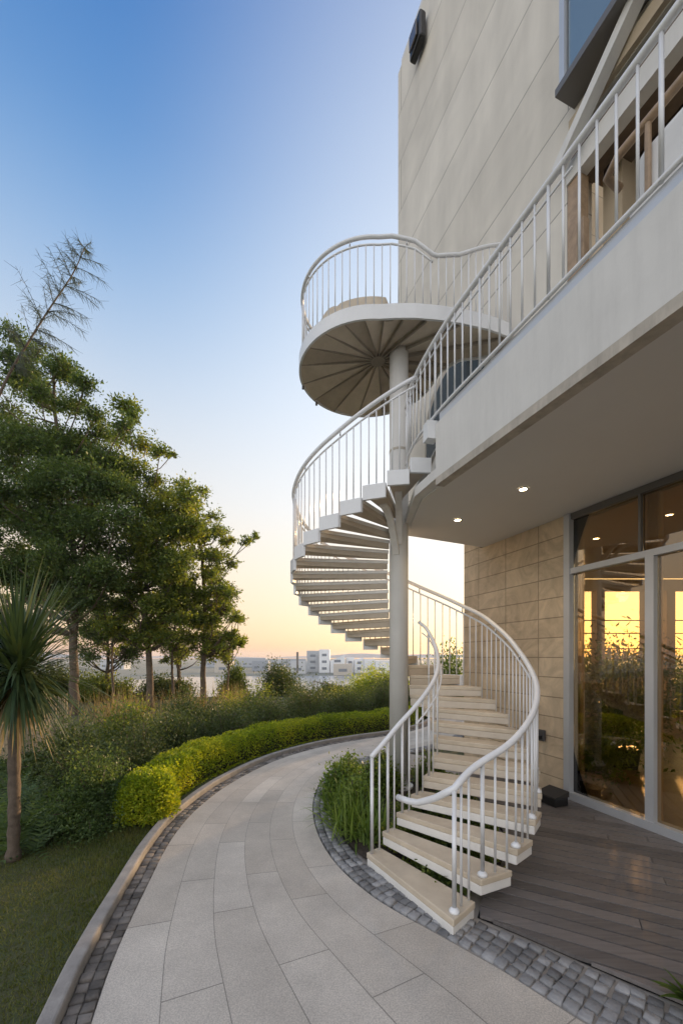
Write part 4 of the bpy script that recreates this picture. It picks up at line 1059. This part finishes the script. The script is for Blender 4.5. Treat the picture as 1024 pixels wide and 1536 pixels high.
SH2 = [(-3.6, 5.3, .78, .7), (-3.5, 6.6, .82, .8), (-3.0, 8.0, .9, .9), (-2.1, 9.2, 1.0, .9), (-1.0, 10.2, 1.0, .9), (.2, 11.0, 1.0, .9), (1.4, 11.8, 1.05, .9)]
for i, (x, y, h, r) in enumerate(SH2):
    shrub(x, y, h, r, f'{ordn[i]} lighter shrub of the back row beneath the trees, counted from the left', ML_tree if i % 2 else ML_shrub, nl=14000, ls=.052, group='back row of shrubs under the trees')
# ferny undergrowth by the lawn edge at the left
for i, (x, y) in enumerate([(-3.0, 3.75), (-2.7, 3.45), (-3.45, 4.2), (-3.9, 4.9), (-4.6, 5.6)]):
    e = empty('fern', (x, y, 0), ['fern at the edge of the lawn beneath the spiky cordyline', 'fern at the foot of the nearest dark shrub', 'fern behind the cordyline trunk, left of the shrubs', 'fern farther back in the shade behind the cordyline', 'farthest fern at the left edge of the bed'][i], 'fern', 'ferns in the shaded bed')
    V = []; F = []
    for k in range(60):
        az = random.uniform(0, 6.283); el = random.uniform(.4, 1.3); L = random.uniform(.3, .55); d = np.array([math.cos(az)*math.cos(el), math.sin(az)*math.cos(el), math.sin(el)])
        p = np.array([x+random.uniform(-.25, .25), y+random.uniform(-.25, .25), 0.0])
        for s in range(10):
            d = d+np.array([0, 0, -.12]); d /= np.linalg.norm(d); p = p+d*L/10; sd = np.cross(d, [0, 0, 1]); sd /= np.linalg.norm(sd)
            for sg in (-1, 1):
                dd = sd*sg+d*.5; dd /= np.linalg.norm(dd); ll = .09*(1-s/11); o_ = len(V); wv = d*.011
                V += [p-wv, p+wv, p+dd*ll+wv*.3, p+dd*ll-wv*.3]; F.append((o_, o_+1, o_+2, o_+3))
    bulk('fronds', np.array(V), np.array(F), ML_dark, e)
# reeds under the trees
def reeds(pos, name, label, n, h, mtl, cat='grass clump', spread=.3, wd=.012, group=None, z0=0, droop=.5, el0=1.0):
    e = empty(name, (pos[0], pos[1], z0), label, cat, group); V = []; F = []
    for k in range(n):
        az = random.uniform(0, 6.283); el = random.uniform(el0, 1.5); d = (math.cos(az)*math.cos(el), math.sin(az)*math.cos(el), math.sin(el))
        strap(V, F, (pos[0]+random.gauss(0, spread*.5), pos[1]+random.gauss(0, spread*.5), z0), d, h*random.uniform(.6, 1.1), wd, droop*random.uniform(.4, 1.4), seg=6)
    bulk('blades', np.array(V), np.array(F), mtl, e); return e
for (px, Y, lab) in ((205, 9.4, 'pale dry reed clump left of the forked tree trunk'), (285, 10.4, 'pale dry reed clump right of the forked tree trunk'), (345, 12.5, 'pale dry reed clump at the foot of the slender tree'), (165, 10, 'pale dry reed clump beside the tall evergreen trunk')):
    reeds(((px-512)/600*Y, Y), 'reed_clump', lab, 170, .95, ML_dry, spread=.7, group='dry reeds under the trees')
# reed fence behind the cordyline
m = MB()
for k in range(150):
    x = -8.2+k*.026; yy = 5.9+.04*math.sin(k*.3)+(x+7.6)*.12; m.tube([(x, yy, 0), (x+random.uniform(-.02, .02), yy, 1.0+random.uniform(-.06, .08))], .012, 5)
rf = m.build('reed_fence', mat('dry_reed', (.40, .33, .23), .8, nscale=20, col2=(.24, .19, .12))); tag(rf, 'pale reed screen fence behind the cordyline at the left edge', 'fence')

# ------------------------------------------------------------------ plants by the stair
beds = [(.10, 3.62, .36, 'strap'), (.0, 4.0, .38, 'strap'), (.16, 3.85, .42, 'bush'), (.0, 4.45, .42, 'bush'), (.28, 4.4, .40, 'bush'), (.14, 4.95, .40, 'bush'), (.24, 3.45, .34, 'strap'), (.6, 3.35, .2, 'bush'), (.9, 3.15, .2, 'bush'), (.7, 3.75, .24, 'bush'), (1.15, 3.6, .26, 'bush'), (1.2, 4.2, .30, 'bush'), (.75, 2.9, .13, 'bush'), (.5, 4.5, .35, 'bush'), (.6, 5.3, .35, 'bush'), (1.1, 4.9, .35, 'bush')]
labs = ['strap-leaved plant at the cobbles left of the stair foot', 'strap-leaved plant in the middle of the bed left of the stair', 'leafy bush behind the strap-leaved plants and the stair foot', 'leafy bush spilling over the cobbles at the bend of the bed', 'leafy bush between the cobbles and the column', 'farthest leafy bush at the tip of the bed by the path', 'strap-leaved plant right behind the first stair post', 'low ground plant beneath the third tread', 'low ground plant beneath the right end of the second tread', 'low ground plant beneath the fifth tread', 'low ground plant beneath the right ends of the middle treads', 'low plant beneath the treads on the wall side', 'low ground plant under the gap above the first tread', 'leafy plant at the foot of the column, front side', 'leafy plant behind the foot of the column', 'leafy plant beneath the rear treads by the wall']
for (x, y, h, ty), lb in zip(beds, labs):
    if ty == 'strap': reeds((x, y), 'strap_plant', lb, 170, h*1.15, ML_strap, 'plant', spread=.17, wd=.02, group='plants under the stair', z0=.03, droop=1.1, el0=.6)
    else: shrub(x, y, h, .24 if h > .25 else .28, lb, ML_strap if x < .3 else ML_tree, nl=5000, ls=.045, asp=.45, group='plants under the stair', name='leafy_plant', z0=.03)
    
# broad-leaf plant in the bottom-right corner
gx, gy = 1.56, 1.78
e = empty('broadleaf_plant', (gx, gy, .05), 'small glossy green plant at the bottom right corner of the deck', 'plant'); V = []; F = []
for k in range(34):
    az = random.uniform(0, 6.283); strap(V, F, (gx, gy, .05), (math.cos(az)*.6, math.sin(az)*.6, random.uniform(.5, 1.4)), random.uniform(.12, .2), .045, .8, seg=8)
bulk('leaves', np.array(V), np.array(F), ML_strap, e)
# plant indoors behind the glass
q = P(885, 1185, 4.75)
pe = empty('potted_shrub', (q[0], q[1], .052), 'leafy potted shrub indoors behind the left glass panel', 'plant')
m = MB(); m.tube([(q[0], q[1], .054), (q[0], q[1], .25)], [.11, .14], 24); m.build('pot', M_tread, pe)
cs = RNG.normal(size=(3500, 3))*np.array([.16, .16, .15])+np.array([q[0], q[1], .5]); V, F = leaf_quads(cs, .07, .45); bulk('foliage', V, F, ML_strap, pe)
q = P(935, 1100, 5.6)
pe = empty('indoor_tree', (q[0], q[1], .052), 'dark bushy indoor tree behind the glass doors', 'plant')
m = MB(); m.tube([(q[0], q[1], .054), (q[0], q[1], .34)], [.16, .2], 24); m.build('pot', M_black, pe)
m = MB(); m.tube([(q[0], q[1], .3), (q[0]+.03, q[1], 1.3)], [.025, .015], 8); m.build('stem', M_bark, pe)
cs = RNG.normal(size=(5000, 3))*np.array([.3, .25, .36])+np.array([q[0], q[1], 1.0]); V, F = leaf_quads(cs, .09, .4); bulk('foliage', V, F, ML_dark, pe)

# ------------------------------------------------------------------ lawn grass (nobody could count it)
ng = 150000
gx = RNG.uniform(-5.5, -.9, ng); gy = RNG.uniform(1.3, 4.6, ng)
lx = np.interp(gy, [p[1] for p in Lp if p[1] > 1], [p[0] for p in Lp if p[1] > 1])
ok = (gx < lx-.06) & (gy < 3.75+.25*np.sin(gx*2)); gx = gx[ok]; gy = gy[ok]; n = len(gx)
h = RNG.uniform(.012, .034, n)*(1+.4*np.sin(gx*3.1+gy*2)); an = RNG.uniform(0, 6.28, n); ln_ = RNG.normal(0, .01, (n, 2)); wv = .0028
V = np.stack([np.stack([gx-wv*np.cos(an), gy-wv*np.sin(an), np.zeros(n)], 1), np.stack([gx+wv*np.cos(an), gy+wv*np.sin(an), np.zeros(n)], 1), np.stack([gx+ln_[:, 0], gy+ln_[:, 1], h], 1)], 1).reshape(-1, 3)
tag(bulk('grass', V, np.arange(n*3).reshape(n, 3), ML_grass), 'short dark green lawn grass left of the kerb', 'grass', kind='stuff')

# ------------------------------------------------------------------ distance: water, far shore, city
M_water = mat('water', (.22, .27, .32), .18, spec=.6, bump=.25, bscale=1.2)
m = MB(); m.quad((-90, 75, -5.98), (40, 75, -5.98), (60, 170, -5.98), (-60, 150, -5.98)); tag(m.build('water', M_water), kind='structure')
M_city = mat('pale_concrete', (.74, .76, .78), .8, noise=.1, nscale=.2); M_cwin = mat('far_windows', (.16, .19, .23), .3)
def far_b(px0, px1, ytop, Y, label, slant=0, win=True, mt=M_city, dep=14):
    x0 = (px0-512)/600*Y; x1 = (px1-512)/600*Y; zt = EYE+(985-ytop)/600*Y; zb = -6.0
    e = empty('far_building', ((x0+x1)/2, Y, zb), label, 'building', 'pale buildings on the far shore')
    m = MB(); m.prism([(x0, Y), (x1, Y), (x1, Y+dep), (x0, Y+dep)], zb, [zt-slant, zt, zt, zt-slant]); m.build('walls', mt, e)
    if win:
        m = MB(); nf = max(1, int((zt-zb)/3.4)); nw = max(1, int((x1-x0)/4))
        for i in range(nw):
            xx = x0+(x1-x0)*(i+.5)/nw
            for k in range(nf):
                zz = zb+1.2+k*(zt-zb-1.5)/nf; m.box((xx, Y-.03, zz+.8), ((x1-x0)/nw*.45, .1, 1.2))
        m.build('windows', M_cwin, e)
far_b(460, 478, 976, 200, 'curved grey apartment building left of the pale tower on the far shore', mt=mat('grey_render', (.42, .45, .48), .8, noise=.2, nscale=.4))
far_b(478.5, 494, 974, 190, 'tallest pale tower on the far shore'); far_b(495, 517, 982, 190, 'wide pale block with sloping roof right of the tower', slant=3.0)
far_b(519, 531, 986, 195, 'squat grey block right of the sloping roof'); far_b(532, 545, 987, 190, 'pale block with twin rooftops, mid far shore', slant=1)
far_b(546, 562, 989, 185, 'long low pale building on the far shore behind the trees'); far_b(563, 600, 991, 180, 'last low pale building beside the column')
for i, (a, b, y) in enumerate(((300, 352, 989), (353, 398, 987), (399, 430, 989), (431, 459, 988))):
    far_b(a, b, y, 300, ['long low warehouse on the horizon behind the slender tree', 'low warehouse on the horizon right of the slender tree', 'low shed on the horizon above the round bush', 'low block on the horizon left of the grey apartments'][i], mt=mat('hazy_render', (.36, .40, .45), .9))
m = MB()
hx = np.linspace(-1450, 1450, 60); hz = [6+5*math.sin(x*.004)+3*math.sin(x*.013+1)+2*math.sin(x*.03) for x in hx]
for i in range(59):
    m.quad((hx[i], 1200, -2), (hx[i+1], 1200, -2), (hx[i+1], 1260, hz[i+1]), (hx[i], 1260, hz[i])); m.quad((hx[i], 1260, hz[i]), (hx[i+1], 1260, hz[i+1]), (hx[i+1], 1400, -2), (hx[i], 1400, -2))
tag(m.build('hills', mat('far_hills', (.22, .27, .33), 1)), kind='structure')
# round bush and others in the middle distance (beyond the terrace, on its falling slope)
def mb_(px, Y, h, r, lab, mt, nl, name, ytop):
    z0 = -6*(Y-16)/24 if Y > 16 else 0
    h = EYE+(985-ytop)/600*Y-z0; shrub((px-512)/600*Y, Y, h/1.05, r, lab, mt, nl=nl, ls=.10, z0=z0, name=name)
mb_(417, 17.5, 2, 1.15, 'round dark bush standing before the water', ML_shrub, 24000, 'round_bush', 991)
mb_(350, 16, 2, .7, 'ragged shrub beside the slender tree, before the water', ML_tree, 9000, 'ragged_bush', 992)
mb_(556, 19, 2, 1.2, 'sunlit bush beside the column, before the far shore', ML_hedge, 20000, 'sunlit_bush', 1003)
mb_(590, 18, 2, 1.1, 'sunlit bush just behind the column', ML_hedge, 16000, 'sunlit_bush', 998)
mb_(498, 18, 2, 1.0, 'low dark bush left of the sunlit bushes', ML_shrub, 14000, 'low_bush', 1024)
mb_(150, 15, 2, 1.3, 'bush at the back of the terrace right of the evergreen trunk', ML_tree, 16000, 'terrace_bush', 1008)
mb_(80, 15, 2, 1.5, 'bush at the back of the terrace left of the evergreen trunk', ML_shrub, 16000, 'terrace_bush', 1000)
mb_(250, 15.5, 2, 1.2, 'bush at the back of the terrace right of the forked trunk', ML_shrub, 14000, 'terrace_bush', 1012)
mb_(20, 14, 2, 1.3, 'bush at the back of the terrace at the left edge', ML_dark, 14000, 'terrace_bush', 985)
# waterside rail and pier
pr = empty('waterside_railing', (0, 21, -1.2), 'grey railing running beside the water beyond the hedge', 'railing')
m = MB(); a = P(470, 1022, 30); b = P(600, 1046, 15.5); m.bar(a, b, .08, .07); m.build('top_rail', M_darkal, pr)
for k in range(12):
    f = k/11; q = np.array(a)*(1-f)+np.array(b)*f; m = MB(); m.box((q[0], q[1], q[2]-.45), (.07, .07, .9)); m.build('post', M_darkal, pr)
m = MB()
m.quad((-6, 84, -5.96), (45, 84, -5.96), (45, 92, -5.96), (-6, 92, -5.96)); tag(m.build('quay', mat('quay_concrete', (.5, .47, .43), .8)), kind='structure')
random.seed(31)
cols = [mat('pale_render', (.50, .52, .54), .9), mat('sand_render', (.50, .46, .40), .9), mat('slate_render', (.30, .34, .39), .9)]
FB = [(150, 186, 990, 240, 'slate grey house between the evergreen and forked trunks'), (322, 345, 992, 190, 'small pale house right of the slender tree trunk by the water'), (378, 402, 991, 210, 'small slate house directly left of the round bush'), (436, 458, 992, 178, 'small pale waterside house right of the round bush'), (500, 528, 996, 165, 'sand coloured waterside shed in front of the pale tower')]
for k, (a, b, y, Y, lb) in enumerate(FB): far_b(a, b, y, Y, lb, mt=cols[k % 3], dep=8)
random.seed(7)
# mast on the far shore
m = MB(); m.tube([P(446, 1010, 120), P(446, 978, 120)], .35, 6); tag(m.build('mast', M_darkal), 'thin dark mast standing left of the far buildings', 'mast')
# trees behind the house, seen through the windows
for i, (x, y, h) in enumerate(((5.2, 12.5, 2.1), (7.0, 11.5, 1.9), (8.6, 12.5, 2.3), (10.5, 12, 2.0), (3.6, 13.5, 2.0))):
    shrub(x, y, h, 1.1, ['bush seen through the left rear window', 'bush seen through the wide rear window', 'bush seen through the right rear window', 'bush at the far right behind the house', 'bush behind the corner of the house'][i], ML_dark, nl=5000, ls=.12, group='bushes behind the house', name='garden_bush')

# evening haze, one even box of air round everything
m = MB(); Z0, Z1 = -7.5, 16.0
m.prism([(-1600, -60), (1600, -60), (1600, 1500), (-1600, 1500)], Z0, Z1)
hz_m = bpy.data.materials.new('evening_haze'); hz_m.use_nodes = True; t = hz_m.node_tree; t.nodes.remove(t.nodes['Principled BSDF'])
pv = N(t, 'ShaderNodeVolumePrincipled'); pv.inputs['Color'].default_value = (.80, .86, .95, 1); pv.inputs['Density'].default_value = .00035; pv.inputs['Anisotropy'].default_value = .2
t.links.new(pv.outputs[0], t.nodes['Material Output'].inputs['Volume'])
hzo = m.build('haze', hz_m); tag(hzo, 'thin pale evening haze over the far shore', 'haze', kind='stuff')
